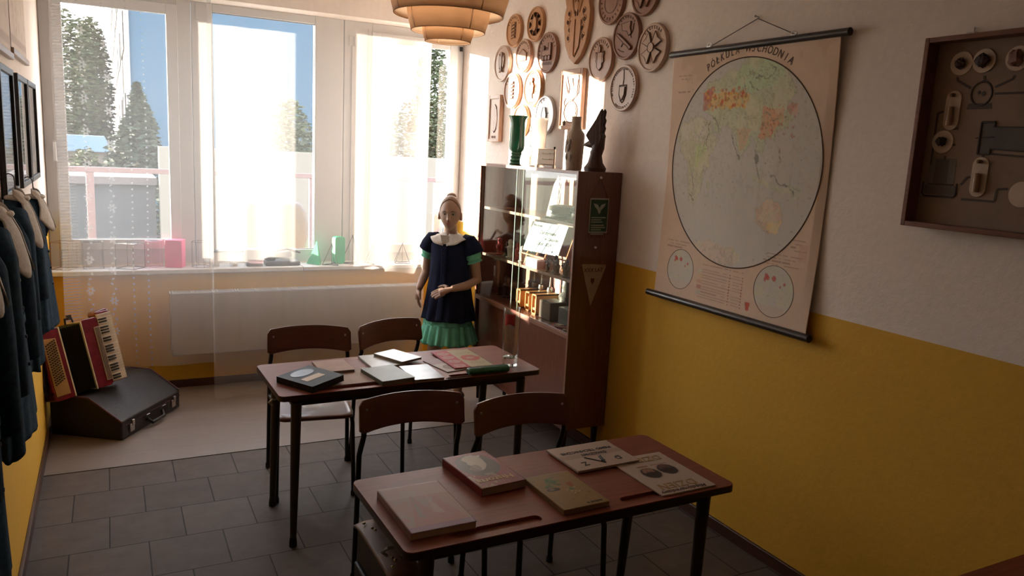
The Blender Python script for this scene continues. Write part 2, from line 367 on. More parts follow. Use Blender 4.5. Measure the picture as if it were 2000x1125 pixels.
# apartment block: lit flank with window bands, shaded gable
t = thing('apartment_building', 'tall pale apartment block with a plain gable in bluish shade and window bands', 'building', (5, 45, -4))
mb = MB(); mb.b2((1.17, 32, -4), (9.2, 92, 15)); mb.build('wall', mat('gable_blue_shade', (.036, .080, .128), .9, var=.02, scale=1.2), t, world=True, smooth=False)  # pale wall's blue shade is put into the gable colour
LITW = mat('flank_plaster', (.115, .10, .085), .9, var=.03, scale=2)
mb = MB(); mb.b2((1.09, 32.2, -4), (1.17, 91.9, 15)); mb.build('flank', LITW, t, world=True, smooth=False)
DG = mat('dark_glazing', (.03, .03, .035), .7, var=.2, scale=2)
for r_, z in enumerate((-1.2, 1.9, 5.0, 8.1, 11.2)):
    for c in range(7):
        y = 35+c*8; mb = MB(); mb.b2((1.05, y, z), (1.10, y+5.6, z+1.45)); mb.build('window', DG, t, world=True, smooth=False)
mb = MB(); mb.tube([(1.12, 31.94, -4), (1.12, 31.94, 15)], .09); mb.build('drainpipe', mat('pipe_grey', (.25, .25, .27), .5), t, world=True)
t = thing('garden_shed', 'low building with a pale blue roof seen through the left window', 'building', (-1.2, 26, -4))
mb = MB(); mb.b2((-3.2, 25, -4), (.35, 27, 1.25)); mb.build('wall', mat('shed_wall', (.12, .10, .09), .9), t, world=True, smooth=False)
mb = MB(); mb.prism([(-3.4, 1.25), (.5, 1.25), (.3, 1.68), (-3.2, 1.68)], (0, 27.2, 0), (1, 0, 0), (0, 0, 1), 2.4); mb.build('roof', mat('blue_roof', (.10, .17, .25), .5), t, world=True, smooth=False)
t = thing('garage', 'low dark grey garage wall behind the balcony rail, left window', 'building', (.3, 15, -4))
mb = MB(); mb.b2((-.6, 14.6, -4), (1.08, 16.4, .98)); mb.build('wall', mat('garage_grey', (.045, .048, .052), .9), t, world=True, smooth=False)
mb = MB(); mb.b2((-.75, 14.5, .98), (1.10, 16.5, 1.10)); mb.build('roof_edge', mat('garage_edge', (.08, .07, .07), .8), t, world=True, smooth=False)
def leaves(mb, c, r, n, size, shape='ball'):
    for _ in range(n):
        if shape == 'cone':
            h = random.random()**1.5; a = random.random()*2*PI; q = (1-h)*(.55+.5*random.random())*(1+.25*sin(a*3+h*30)); p = Vector((c[0]+r[0]*q*cos(a), c[1]+r[1]*q*sin(a), c[2]+r[2]*h))
        else:
            while 1:
                d = Vector((random.uniform(-1, 1), random.uniform(-1, 1), random.uniform(-1, 1)))
                if .35 < d.length < 1: break
            p = Vector(c)+Vector((d.x*r[0], d.y*r[1], d.z*r[2]))
        s = size*random.uniform(.6, 1.3); R = Matrix.Rotation(random.random()*6.3, 3, 'Z')@Matrix.Rotation(random.random()*3, 3, 'X')
        mb.add([p+R@Vector(q) for q in ((-s, 0, 0), (0, -s*.45, s*.1), (s, 0, 0), (0, s*.45, s*.1))], [(0, 1, 2, 3)])
def tree(name, label, x, y, z0, blobs, trunk_h, n, size, col, col2, group=None):
    t = thing(name, label, 'tree', (x, y, z0), group=group)
    mb = MB(); mb.tube([(x, y, z0), (x+.05, y, z0+trunk_h*.5), (x, y, z0+trunk_h)], [.28, .2, .1]); mb.build('trunk', mat('bark', (.10, .075, .055), .9), t, world=True)
    mb = MB()
    for c, r, shape in blobs: leaves(mb, (x+c[0], y+c[1], z0+c[2]), r, int(n/len(blobs)), size, shape)
    mb.build('foliage', mat(name+'_leaf', tuple(q*.7 for q in col), .8, col2=tuple(q*.7 for q in col2), scale=1.5), t, world=True, smooth=False)
tree('conifer', 'dark pointed conifer in front of the apartment block', 1.02, 20, -4, [((0, 0, .3), (2.35, 2.35, 6.65), 'cone')], 6, 16000, .085, (.055, .075, .04), (.02, .035, .02))
tree('leafy_tree', 'tall leafy tree at the far left of the left window', -1.05, 34, -4, [((.1, 0, 6.6), (1.5, 1.5, 3.6), 'ball'), ((-1, .6, 4), (1.6, 1.6, 3), 'ball'), ((.6, 0, 3.6), (1.2, 1.3, 3.0), 'ball')], 7, 24000, .11, (.075, .10, .04), (.025, .04, .018))
tree('leafy_tree', 'leafy tree between the far left tree and the apartment block', .02, 40, -4, [((-.15, 0, 7.2), (.85, 1.2, 3.6), 'ball'), ((-.1, 0, 3), (.9, 1.2, 3), 'ball')], 7, 14000, .12, (.055, .075, .035), (.02, .032, .016))
tree('round_bush', 'clipped green bush under the trees behind the balcony rail', -.02, 17.1, -4, [((0, 0, 3.8), (.48, .5, 1.75), 'ball')], 3, 9000, .06, (.10, .11, .05), (.035, .05, .02))
tree('bushy_tree', 'bushy tree rising over the cream wall in the middle window', 5.2, 24, -4, [((0, 0, 5.2), (.75, .8, 1.9), 'ball'), ((-.4, 0, 3.5), (1.3, 1, 2), 'ball')], 5, 9000, .085, (.10, .12, .06), (.04, .06, .03))
tree('slender_tree', 'slender tree against the sky in the right window', 15.6, 40, -4, [((.3, 0, 9), (.9, .9, 2.6), 'ball'), ((-.4, 0, 6), (1.7, 1.3, 2.4), 'ball'), ((1.2, 0, 5), (1.3, 1.2, 3), 'ball')], 9, 10000, .12, (.10, .13, .06), (.04, .06, .03))
t = thing('house', 'pale house behind the slender tree in the right window', 'house', (16.5, 46, -4))
mb = MB(); mb.b2((11.2, 46, -4), (24, 52, 3.9)); mb.build('wall', mat('house_grey', (.55, .52, .52), .9), t, world=True, smooth=False)
mb = MB(); mb.b2((17.2, 45.9, .3), (18.6, 46, 2.7)); mb.build('window', mat('house_brown', (.35, .24, .18), .8), t, world=True, smooth=False)

# ================================================================ LIGHT
w = bpy.data.worlds.new('sky'); sc.world = w; w.use_nodes = True; nt = w.node_tree; nt.nodes.clear()
o = N(nt, 'ShaderNodeOutputWorld'); bg = N(nt, 'ShaderNodeBackground'); bg.inputs['Strength'].default_value = SKY
tc = N(nt, 'ShaderNodeTexCoord'); sx = N(nt, 'ShaderNodeSeparateXYZ'); cr = N(nt, 'ShaderNodeValToRGB')
cr.color_ramp.elements[0].position = .0; cr.color_ramp.elements[0].color = (.93, .93, .91, 1)
cr.color_ramp.elements[1].position = .7; cr.color_ramp.elements[1].color = (.80, .87, .96, 1)
nt.links.new(tc.outputs['Generated'], sx.inputs[0]); nt.links.new(sx.outputs['Z'], cr.inputs['Fac']); nt.links.new(cr.outputs['Color'], bg.inputs['Color']); nt.links.new(bg.outputs[0], o.inputs['Surface'])
sun = bpy.data.lights.new('sun', 'SUN'); sun.energy = SUN; sun.color = (1, .87, .72); sun.angle = rad(.55)
so = bpy.data.objects.new('sun', sun); COL.objects.link(so); so.location = (-20, 20, 8)
so.rotation_euler = Vector((1, -.745, -.131)).to_track_quat('-Z', 'Y').to_euler()
for x, w_ in ((.46, .70), (1.46, .78), (2.64, .66)):   # light portals in the three openings
    L = bpy.data.lights.new('window_portal', 'AREA'); L.shape = 'RECTANGLE'; L.size = w_; L.size_y = 1.75; L.energy = 1
    p = bpy.data.objects.new('window_portal', L); COL.objects.link(p); p.location = (x, WIN+.12, 1.86); p.rotation_euler = (rad(-90), 0, 0); L.cycles.is_portal = True
sc.view_settings.view_transform = 'Standard'; sc.view_settings.look = 'None'; sc.view_settings.gamma = 1; sc.view_settings.exposure = EXPO
sc.view_settings.use_curve_mapping = False
sc.cycles.use_denoising = True; sc.cycles.max_bounces = 10; sc.cycles.diffuse_bounces = 6; sc.cycles.transparent_max_bounces = 24; sc.cycles.transmission_bounces = 8
sc.cycles.sample_clamp_indirect = 6; sc.cycles.caustics_reflective = False; sc.cycles.caustics_refractive = False; sc.cycles.blur_glossy = .5
# ================================================================ CURTAINS
class NM:
    """tiny expression builder for math nodes"""
    def __init__(s, nt): s.nt = nt
    def __call__(s, op, *a):
        n = s.nt.nodes.new('ShaderNodeMath'); n.operation = op
        for i, x in enumerate(a):
            if isinstance(x, (int, float)): n.inputs[i].default_value = x
            else: s.nt.links.new(x, n.inputs[i])
        return n.outputs[0]
def sheer(name, density, lace):
    m = bpy.data.materials.new(name); m.use_nodes = True; nt = m.node_tree; nt.nodes.clear(); M_ = NM(nt); L = nt.links.new
    o = N(nt, 'ShaderNodeOutputMaterial'); tr = N(nt, 'ShaderNodeBsdfTransparent')
    df = N(nt, 'ShaderNodeBsdfDiffuse'); tl = N(nt, 'ShaderNodeBsdfTranslucent')
    for q in (df, tl): q.inputs['Color'].default_value = (.60, .595, .585, 1)
    ms = N(nt, 'ShaderNodeMixShader'); ms.inputs[0].default_value = .6; L(df.outputs[0], ms.inputs[1]); L(tl.outputs[0], ms.inputs[2])
    tc = N(nt, 'ShaderNodeTexCoord'); sx = N(nt, 'ShaderNodeSeparateXYZ'); L(tc.outputs['Object'], sx.inputs[0]); X, Z = sx.outputs['X'], sx.outputs['Z']
    mp = N(nt, 'ShaderNodeMapping'); mp.inputs['Scale'].default_value = (16, 0, .15); L(tc.outputs['Object'], mp.inputs[0])
    nz = N(nt, 'ShaderNodeTexNoise', Scale=1.0, Detail=4, Roughness=.7); L(mp.outputs[0], nz.inputs['Vector'])
    fac = M_('ADD', density-.06, M_('MULTIPLY', nz.outputs['Fac'], .12))
    lw = N(nt, 'ShaderNodeLayerWeight', Blend=.25); fac = M_('ADD', fac, M_('MULTIPLY', lw.outputs['Facing'], .10))
    if lace:
        zw = M_('MULTIPLY', M_('SINE', M_('MULTIPLY', Z, 3.1)), .006)
        for cx, big, ph in ((-.30, 1, .0), (-.165, 1, .07), (-.045, 0, 0), (.045, 0, .02)):
            dx = M_('SUBTRACT', M_('ADD', X, zw), cx)
            per = .205 if big else .042
            dz = M_('SUBTRACT', M_('MODULO', M_('ADD', Z, ph+1), per), per/2)
            r = M_('SQRT', M_('ADD', M_('MULTIPLY', dx, dx), M_('MULTIPLY', dz, dz)))
            if big:
                th = M_('ARCTAN2', dz, dx); pet = M_('ADD', .008, M_('MULTIPLY', .019, M_('ABSOLUTE', M_('COSINE', M_('MULTIPLY', th, 3)))))
                mk = M_('MULTIPLY', M_('LESS_THAN', r, pet), M_('GREATER_THAN', r, .007))
                d2 = M_('SUBTRACT', M_('MODULO', M_('ADD', Z, 1), .034), .017); s2 = M_('SUBTRACT', dx, M_('MULTIPLY', .012, M_('SINE', M_('MULTIPLY', Z, 61))))
                r2 = M_('SQRT', M_('ADD', M_('MULTIPLY', s2, s2), M_('MULTIPLY', d2, d2)))
                mk = M_('MAXIMUM', mk, M_('LESS_THAN', r2, .0075))
            else:
                mk = M_('LESS_THAN', r, .0065)
            fac = M_('ADD', fac, M_('MULTIPLY', mk, .30))
        # ribbed net stripe along the outer edge
        rib = M_('MULTIPLY', M_('LESS_THAN', X, -.36), M_('GREATER_THAN', M_('SINE', M_('MULTIPLY', Z, 330)), .2)); fac = M_('ADD', fac, M_('MULTIPLY', rib, .12))
    fac = M_('MINIMUM', fac, .92)
    mx = N(nt, 'ShaderNodeMixShader'); L(fac, mx.inputs[0]); L(tr.outputs[0], mx.inputs[1]); L(ms.outputs[0], mx.inputs[2]); L(mx.outputs[0], o.inputs['Surface'])
    return m
def curtain(name, label, x0, x1, yc, z0, z1, m, seed, amp=.028, pull=0):
    r = random.Random(seed); ks = [(r.uniform(6, 22), r.random()*6.3, r.uniform(.3, 1)) for _ in range(6)]
    def fn(u, v):
        x = x0+(x1-x0)*u; z = z1+(z0-z1)*v
        y = yc+amp*(.55+.6*v)*sum(a*sin(k*x+p+.5*v*sin(k)) for k, p, a in ks)/2.2
        x += .012*v*sin(ks[0][0]*.7*x+ks[1][1]) + pull*v*(u-.5)
        return Vector((x, y, z))
    mb = MB(); mb.grid(fn, int((x1-x0)*110), 26)
    return meta(mb.build(name, m, smooth=True, angle=180), label, 'curtain')
curtain('lace_curtain', 'sheer white curtain with embroidered flower columns over the left window', .11, 1.02, 5.665, .275, 2.945, sheer('lace_sheer', CURT+.05, True), 3, .022)
curtain('sheer_curtain', 'plain sheer white curtain over the middle and right windows', .985, 2.555, 5.62, .02, 2.945, sheer('plain_sheer', CURT+.02, False), 8, .034)
t = thing('curtain_rail', 'white curtain rail above the windows', 'curtain rail', (1.4, 5.64, 2.945))
mb = MB(); mb.b2((.05, 5.60, 2.945), (3.0, 5.69, 2.985)); mb.build('rail', PVC, t, world=True, bevel=.004)
for x in (.5, 1.5, 2.5):
    mb = MB(); mb.b2((x-.02, 5.62, 2.985), (x+.02, 5.67, CEIL)); mb.build('bracket', PVC, t, world=True)

# ================================================================ RADIATOR
RW = mat('radiator_enamel', (.42, .335, .265), .45, var=.02)
t = thing('radiator', 'wide cream panel radiator with slotted top grille under the sill', 'radiator', (1.68, 5.92, .28))
mb = MB(); mb.b2((.745, 5.858, .285), (2.62, 5.873, .732)); mb.build('front_panel', RW, t, world=True, bevel=.006, seg=3)
mb = MB(); mb.b2((.75, 5.955, .30), (2.615, 5.967, .72)); mb.build('rear_panel', RW, t, world=True, bevel=.004)
mb = MB()
for y in (5.862, 5.885, 5.90, 5.925, 5.94, 5.963): mb.b2((.75, y-.004, .732), (2.615, y+.004, .740))
n_ = 13
for k in range(n_+1):
    x = .757+(2.608-.757)*k/n_
    for dx in (-.017, .0, .017): mb.b2((x+dx-.004, 5.86, .733), (x+dx+.004, 5.966, .742))
mb.build('top_grille', PVC, t, world=True)
mb = MB()
for k in range(46): x = .775+k*.04; mb.b2((x, 5.876, .31), (x+.022, 5.953, .71))
mb.build('convector_fins', mat('fin_grey', (.07, .06, .055), .6), t, world=True, smooth=False)
for nm, x in (('side_cover', .742), ('side_cover', 2.618)):
    mb = MB(); mb.b2((x, 5.86, .30), (x+.006, 5.967, .74)); mb.build(nm, RW, t, world=True, bevel=.002)
for x in (1.1, 2.3):
    mb = MB(); mb.b2((x-.02, 5.96, .35), (x+.02, LW-.002, .68)); mb.build('wall_bracket', RW, t, world=True)

# ================================================================ SILL OBJECTS
SZ = .896
WIRE = mat('dark_wire', (.06, .05, .045), .45, metal=.6)
COPPER = mat('copper_wire', (.28, .15, .09), .4, metal=.7)
ACR = clear_pane('acrylic_sheet', 1.45, (.97, .97, 1.0))
PINKA = clear_pane('pink_acrylic', 1.45, (1.0, .80, .86))
def frame_edges(mb, B, T, r, sub=1):
    n = len(B)
    for i in range(n):
        mb.tube([B[i], B[(i+1) % n]], r, 6); 
        if len(T) == n: mb.tube([T[i], T[(i+1) % n]], r, 6); mb.tube([B[i], T[i]], r, 6)
        else: mb.tube([B[i], T[0]], r, 6)
def ngon(cx, cy, r, n, rot, z): return [Vector((cx+r*cos(rot+2*PI*i/n), cy+r*sin(rot+2*PI*i/n), z)) for i in range(n)]
def wire_solid(name, label, cx, cy, r, n, rot, h, m, pyramid=False, wr=.0018, group=None, sheet=None, tip=0):
    z = SZ+wr; B = ngon(cx, cy, r, n, rot, z); T = [Vector((cx, cy, z+h))] if pyramid else ngon(cx, cy, r, n, rot, z+h)
    mb = MB(); frame_edges(mb, B, T, wr)
    if pyramid: mb.tube([Vector((cx, cy, z)), T[0]], wr*.8, 6); [mb.tube([B[i], Vector((cx, cy, z))], wr*.7, 5) for i in range(n)]; mb.ball(T[0], wr*2.2, 8, 6)
    if sheet is None: return meta(mb.build(name, m), label, 'geometry model', group)
    t = thing(name, label, 'geometry model', (cx, cy, SZ), group=group); mb.build('wire_edges', m, t, world=True)
    s = MB(); k = len(B); s.add(B+T, [(i, (i+1) % k, k+(i+1) % k, k+i) for i in range(k)]+[tuple(range(k, 2*k))]); s.build('clear_walls', sheet, t, world=True, smooth=False)
    return t
wire_solid('wire_prism', 'copper wire box frame at the far left end of the sill', .092, 6.10, .082, 4, rad(20), .185, COPPER)
wire_solid('clear_prism', 'clear acrylic box between the copper frame and the clear cube', .265, 6.13, .088, 4, rad(50), .185, WIRE, sheet=ACR, wr=.001)
wire_solid('clear_prism', 'clear acrylic cube with dark front edge, left of the pink boxes', .500, 6.075, .095, 4, rad(-80), .175, WIRE, sheet=ACR)
wire_solid('clear_prism', 'pale pink see-through box just left of the solid pink box', .655, 6.12, .06, 6, rad(10), .19, mat('pink_edge', (.75, .45, .55), .4), sheet=PINKA, wr=.001)
t = thing('pink_box', 'solid hot pink cardboard box standing on the sill', 'box', (.795, 6.085, SZ))
PK = mat('pink_card', (.80, .10, .24), .5)
mb = MB(); mb.box((.795, 6.092, SZ+.1), (.118, .095, .20), rad(-20)); mb.build('box_body', PK, t, world=True, bevel=.003)
mb = MB()
for k in range(5): mb.box((.795-.118/2*cos(rad(20))-.0005, 6.092+.02-.0, SZ+.035+k*.026), (.002, .022, .014), rad(-20))
mb.build('printed_dots', mat('print_cream', (.85, .75, .7), .6), t, world=True, smooth=False)
wire_solid('wire_prism', 'fine wire drum frame right of the pink box', .968, 6.075, .066, 8, rad(12), .185, WIRE, wr=.0011)
# low stand, card, box and device left of the green models
t = thing('bench_stand', 'low black-topped stand with pale legs on the sill', 'stand', (1.145, 6.10, SZ)); BK = mat('black_plastic', (.02, .02, .022), .4)
mb = MB(); mb.b2((1.055, 6.05, SZ+.108), (1.265, 6.14, SZ+.116)); mb.build('top_plate', BK, t, world=True)
for x in (1.075, 1.205):
    mb = MB(); mb.b2((x-.018, 6.06, SZ), (x+.018, 6.13, SZ+.108)); mb.build('leg', mat('pale_leg', (.72, .70, .66), .5), t, world=True, bevel=.003)
mb = MB(); mb.prism([(0, 0), (.012, .0), (.018, .12), (.006, .12)], (1.022, 6.03, SZ), (1, 0, 0), (0, 0, 1), .045); meta(mb.build('white_block', mat('white_card', (.85, .83, .8), .6)), 'small leaning white block beside the black-topped stand', 'block')
mb = MB(); mb.b2((1.285, 6.02, SZ), (1.40, 6.12, SZ+.128)); o_ = mb.build('grey_box', mat('grey_box', (.22, .21, .22), .5), bevel=.006); meta(o_, 'dark grey box beside the black-topped stand on the sill', 'box')
t = thing('slide_projector', 'flat dark device with lens tube and folded arm on the sill', 'device', (1.55, 6.07, SZ)); DV = mat('device_dark', (.075, .065, .06), .4)
mb = MB(); mb.b2((1.42, 6.02, SZ), (1.68, 6.13, SZ+.035)); mb.build('base', DV, t, world=True, bevel=.008)
mb = MB(); mb.b2((1.425, 6.05, SZ+.035), (1.50, 6.12, SZ+.105)); mb.build('housing', DV, t, world=True, bevel=.01)
mb = MB(); mb.tube([(1.50, 6.08, SZ+.075), (1.62, 6.08, SZ+.085)], .026, 16); mb.build('lens_tube', DV, t, world=True)
mb = MB(); mb.tube([(1.47, 6.03, SZ+.11), (1.58, 6.03, SZ+.13), (1.68, 6.04, SZ+.10)], .008); mb.build('arm', DV, t, world=True)
mb = MB(); mb.tube([(1.67, 6.06, SZ+.02), (1.74, 6.08, SZ+.03), (1.80, 6.10, SZ+.09), (1.835, 6.10, SZ+.14)], .0022, 6); mb.build('cable', mat('pale_cable', (.6, .58, .55), .5), t, world=True)
GN = mat('green_card', (.03, .42, .17), .45)
mb = MB(); mb.add(ngon(1.815, 6.09, .072, 3, rad(-80), SZ)+[Vector((1.825, 6.10, SZ+.185))], [(2, 1, 0), (0, 1, 3), (1, 2, 3), (2, 0, 3)]); meta(mb.build('green_pyramid', GN, smooth=False), 'solid green pyramid model on the sill', 'geometry model')
mb = MB(); mb.prism(rrect(-.042, 0, .042, .215, .02, 4), (2.005, 6.075, SZ), (1, .15, 0), (0, 0, 1), -.07); meta(mb.build('green_box', GN, bevel=.003), 'solid green box between two wire pyramids', 'box')
for cx, cy, r, n, rot, h, lb in ((1.925, 6.03, .072, 3, rad(-60), .165, 'small wire pyramid in front of the green box'),
                                 (2.105, 6.075, .09, 3, rad(-75), .225, 'tall dark wire pyramid right of the green box'),
                                 (2.325, 6.115, .095, 4, rad(20), .225, 'second tall wire pyramid from the green box'),
                                 (2.265, 6.06, .06, 3, rad(30), .15, 'little wire pyramid at the foot of the second tall one'),
                                 (2.52, 6.06, .085, 4, rad(30), .16, 'wire pyramid nearest the right end of the sill')):
    wire_solid('wire_pyramid', lb, cx, cy, r, n, rot, h, WIRE, True, .0021, 'wire pyramids on the sill')

# ================================================================ LEFT WALL
BKF = mat('black_frame', (.018, .014, .013), .4)
GLZ = clear_pane('picture_glass', 1.5)
def text_print(seed, head=True):
    def f(u, v):
        C = base(u, (.62, .59, .56)); n = np.random.default_rng(seed)
        rows = 20
        for k in range(rows):
            y = .12+.8*k/rows; a = .10+.02*n.random(); b = .55+.35*n.random()
            m = rect(u, v, a, y, b, y+.016) & (vnoise(u, v*0+k, 60, seed+k) > .35); put(C, m, (.18, .17, .18), .6)
        return C
    return f
for k, (ya, yb, lb) in enumerate(((3.70, 4.205, 'black picture frame nearest the camera in the row on the left wall'), (4.395, 4.905, 'middle black picture frame of the row on the left wall'), (4.94, 5.46, 'black picture frame nearest the window on the left wall'))):
    za, zb = 1.556, 2.095; t = thing('picture_frame', lb, 'picture frame', (0, (ya+yb)/2, za), group='framed sheets on the left wall')
    mb = MB(); f = .028
    mb.b2((.0005, ya, za), (.022, ya+f, zb)); mb.b2((.0005, yb-f, za), (.022, yb, zb)); mb.b2((.0005, ya+f, za), (.022, yb-f, za+f)); mb.b2((.0005, ya+f, zb-f), (.022, yb-f, zb)); mb.build('moulding', BKF, t, world=True, bevel=.003)
    print_sheet('printed_sheet', (.006, yb-f, zb-f), (0, -(yb-ya-2*f), 0), (0, 0, -(zb-za-2*f)), 60, 100, text_print(k), t, th=0)
    mb = MB(); mb.b2((.012, ya+f, za+f), (.014, yb-f, zb-f)); mb.build('glass', GLZ, t, world=True, smooth=False)
def chart_print(u, v):
    C = base(u, (.66, .56, .47)); put(C, vnoise(u, v, 9, 5) > .7, (.58, .48, .40), .5)
    for k in range(5): put(C, rect(u, v, .08+.18*k, .1, .10+.18*k, .9) & (vnoise(u, v, 40, k) > .45), (.36, .29, .25), .7)
    put(C, rect(u, v, 0, .9, 1, .955), (.50, .40, .33)); return C
for k, (ya, yb, zb, lb) in enumerate(((2.9, 4.26, 2.17, 'old wall chart with wooden bottom slat, nearer the camera'), (4.29, 5.06, 2.20, 'old wall chart with wooden bottom slat, nearer the window'))):
    t = thing('wall_chart', lb, 'wall chart', (0, (ya+yb)/2, zb-.03))
    print_sheet('chart_sheet', (.012, yb, 2.93), (0, -(yb-ya), 0), (0, 0, zb-2.93), 90, 60, chart_print, t)
    mb = MB(); mb.b2((.001, ya-.01, zb-.028), (.024, yb+.01, zb)); mb.build('bottom_slat', wood('pale_slat', (.42, .30, .22), (.32, .22, .16), 1), t, world=True, bevel=.003)
    mb = MB(); mb.b2((.001, ya-.01, 2.93), (.024, yb+.01, 2.955)); mb.build('top_slat', wood('pale_slat', (.42, .30, .22), (.32, .22, .16), 1), t, world=True, bevel=.003)
# hanging school smocks
NAVY = mat('navy_cloth', (.022, .046, .072), .9, col2=(.013, .026, .044), spec=.08, bump=.3, scale=40, sheen=0)
CREAM = mat('cream_collar', (.56, .50, .43), .85, bump=.3, scale=60)
DOTS = mat('polka_dots', (.03, .03, .06), .8)
def smock(label, yc, zt, zh, wsh, wh, d0, d1, sleeve, seed, group='school smocks on the left wall', collar=(.13, .19), belt=0, frill=False, skirt=None):
    r = random.Random(seed); t = thing('school_smock', label, 'smock', (.09, yc, zh), group=group)
    ph = [r.random()*6.3 for _ in range(4)]
    def half(v):    # half width in y, half depth in x
        if v < .10: q = v/.10; return .055+(wsh-.055)*q**.6, .03+(d0-.03)*q
        q = (v-.10)/.90; wy = wsh*(1-.12*sin(PI*min(q*1.7, 1)))+(wh-wsh)*q**1.4
        if skirt and q > skirt: wy += .07*((q-skirt)/(1-skirt))
        return wy, d0+(d1-d0)*q
    def fn(u, v):
        a = 2*PI*u; wy, dx = half(v); fo = 1+v*(.13*sin(7*a+ph[0])+.09*sin(11*a+ph[1]+2*v)+.05*sin(17*a+ph[2]))
        x = .010+dx+dx*cos(a)*fo*.97; y = yc+wy*sin(a)*(1+.3*(fo-1))+.012*sin(5*v+ph[3]); z = zt+(zh-zt)*v+.012*v*sin(4*a+ph[1])
        return Vector((max(x, .004), y, z))
    mb = MB(); mb.grid(fn, 90, 44, wrap=True); mb.build('body_cloth', NAVY, t, world=True, angle=180, solid=.004)
    for s in (-1, 1):
        if sleeve:
            y0 = yc+s*(wsh-.03); P = [(.02+d0, y0-s*.03, zt-.05), (.03+d0, y0+s*.03, zt-.12), (.04+d0, y0+s*.06, zt-.30), (.05+d0, y0+s*.065, zt-sleeve)]
            m2 = MB(); m2.tube(P, [.05, .066, .062, .055], 14, ell=(1, .8)); m2.build('sleeve', NAVY, t, world=True, angle=180)
    cw, ch = collar; m3 = MB()
    for s in (-1, 1):
        def lobe(u, v, s=s):
            A = 1-abs(2*u-1)**3; y = s*(.012+cw*u*(.45+.55*v)); zz = .02-ch*v*(.70+.35*sin(PI*min(u*1.1, 1)))
            if v < .2: zz += .03*u*(1-v*5)
            yy = yc+y; hv = max(0.0, (.02-zz)/(zt-zh)); wy, dx = half(min(hv, 1)); yn = max(-1, min(1, (yy-yc)/max(wy, .02)))
            return Vector((.010+dx+dx*math.sqrt(max(0, 1-yn*yn))+.008+.040*v*sin(PI*min(1, .25+u*.8)), yy, zt+zz))
        m3.grid(lobe, 10, 10)
    m3.tube([(.055+.036*cos(a), yc+.05*sin(a), zt+.006) for a in [PI*2*k/16 for k in range(17)]], .008, 8, caps=False)
    m3.build('collar', CREAM, t, world=True, angle=60, solid=.005)
    if belt:
        m4 = MB(); m4.grid(lambda u, v: fn(u, belt+.035*v)+Vector((.006*cos(2*PI*u), .006*sin(2*PI*u), 0)), 90, 2, wrap=True); m4.build('belt', NAVY, t, world=True, angle=180, solid=.004)
    if frill:
        m5 = MB(); m5.tube([(.05+d0, yc+wsh*.75, zt-.05), (.058+d0, yc+wsh*.95, zt-.09), (.056+d0, yc+wsh, zt-.15), (.045+d0, yc+wsh, zt-.20)], [.010, .017, .018, .008], 10); m5.build('frill', DOTS, t, world=True, angle=180)
    for k in range(5): m6 = MB(); q = .16+.13*k; wy, dx = half(q); m6.lathe([(.0001, .004), (.006, .004), (.007, 0), (.006, -.002)], (.010+2*dx+.006, yc, zt+(zh-zt)*q), 10, Matrix.Rotation(rad(90), 3, 'Y')); m6.build('button', mat('dark_button', (.03, .03, .035), .3), t, world=True)
    h = thing('coat_hanger', 'wire hanger under the '+' '.join(label.split()[:11]), 'hanger', (.05, yc, zt)); g = MB()
    g.tube([(.05, yc, zt+.0), (.05, yc, zt+.07), (.047, yc+.006, zt+.088), (.040, yc+.008, zt+.098), (.030, yc+.008, zt+.102), (.018, yc+.006, zt+.098), (.008, yc+.002, zt+.086), (.0015, yc, zt+.08)], .0025, 7); g.build('hook', WIRE, h, world=True)
    g = MB(); g.tube([(.05, yc-wsh*.8, zt-.075), (.05, yc, zt-.005), (.05, yc+wsh*.8, zt-.075)], .006, 8); g.build('shoulder_bar', COPPER, h, world=True)
    return t
smock('dark navy school smock with frilled skirt and dotted sleeve edge, nearest the window', 4.50, 1.505, .87, .17, .24, .036, .056, 0, 1, frill=True, collar=(.12, .17), skirt=.62)
smock('navy school smock with pale lace-edged collar, second from the window', 3.68, 1.56, .885, .18, .24, .038, .052, .45, 2, collar=(.13, .20))
smock('long navy school smock with wide cream collar, third from the window', 3.06, 1.555, .80, .20, .30, .040, .056, .55, 3, collar=(.15, .21), belt=.45)
smock('navy school smock cut off by the left edge of the photo', 2.36, 1.56, .56, .21, .24, .038, .045, .6, 4, collar=(.14, .2), belt=.5)
# ================================================================ ACCORDION CASE + ACCORDION
CB = Vector((.400, 5.012, .004)); D1 = Vector((.555, .832, 0)).normalized(); D2 = Vector((-.832, .555, 0))
LEATHERETTE = mat('black_leatherette', (.020, .016, .016), .45, bump=.35, scale=120)
EDGE = mat('oxblood_piping', (.07, .015, .018), .5)
STEEL = mat('steel', (.42, .40, .38), .35, metal=.9)
t = thing('accordion_case', 'black wedge-topped accordion case lying on the beige floor', 'case', tuple(CB+D1*.33+D2*.23), math.atan2(D1.y, D1.x))
prof = [(0, 0), (0, .118), (.21, .252), (.465, .252), (.465, 0)]
mb = MB(); mb.prism([(a, b) for a, b in prof], CB, D2, (0, 0, 1), .656); mb.build('shell', LEATHERETTE, t, world=True, bevel=.01, seg=3)
for d in (.0, .656):
    mb = MB(); mb.tube([CB+D1*d+D2*p[0]+Vector((0, 0, p[1])) for p in prof[1:4]], .006, 8); mb.build('piping', EDGE, t, world=True)
def cpt(a, out, z): return CB+D1*a-D2*out+Vector((0, 0, z))
AX = Matrix((D1, -D2, Vector((0, 0, 1)))).transposed()
mb = MB(); mb.box(cpt(.328, .001, .085), (.656, .004, .004), R=AX); mb.build('lid_seam', EDGE, t, world=True)
for a in (.095, .565):
    mb = MB(); mb.box(cpt(a, .004, .055), (.045, .012, .05), R=AX); mb.box(cpt(a+.008, .010, .085), (.022, .01, .035), R=AX); L_ = mb.build('lock', STEEL, t, world=True, bevel=.002)
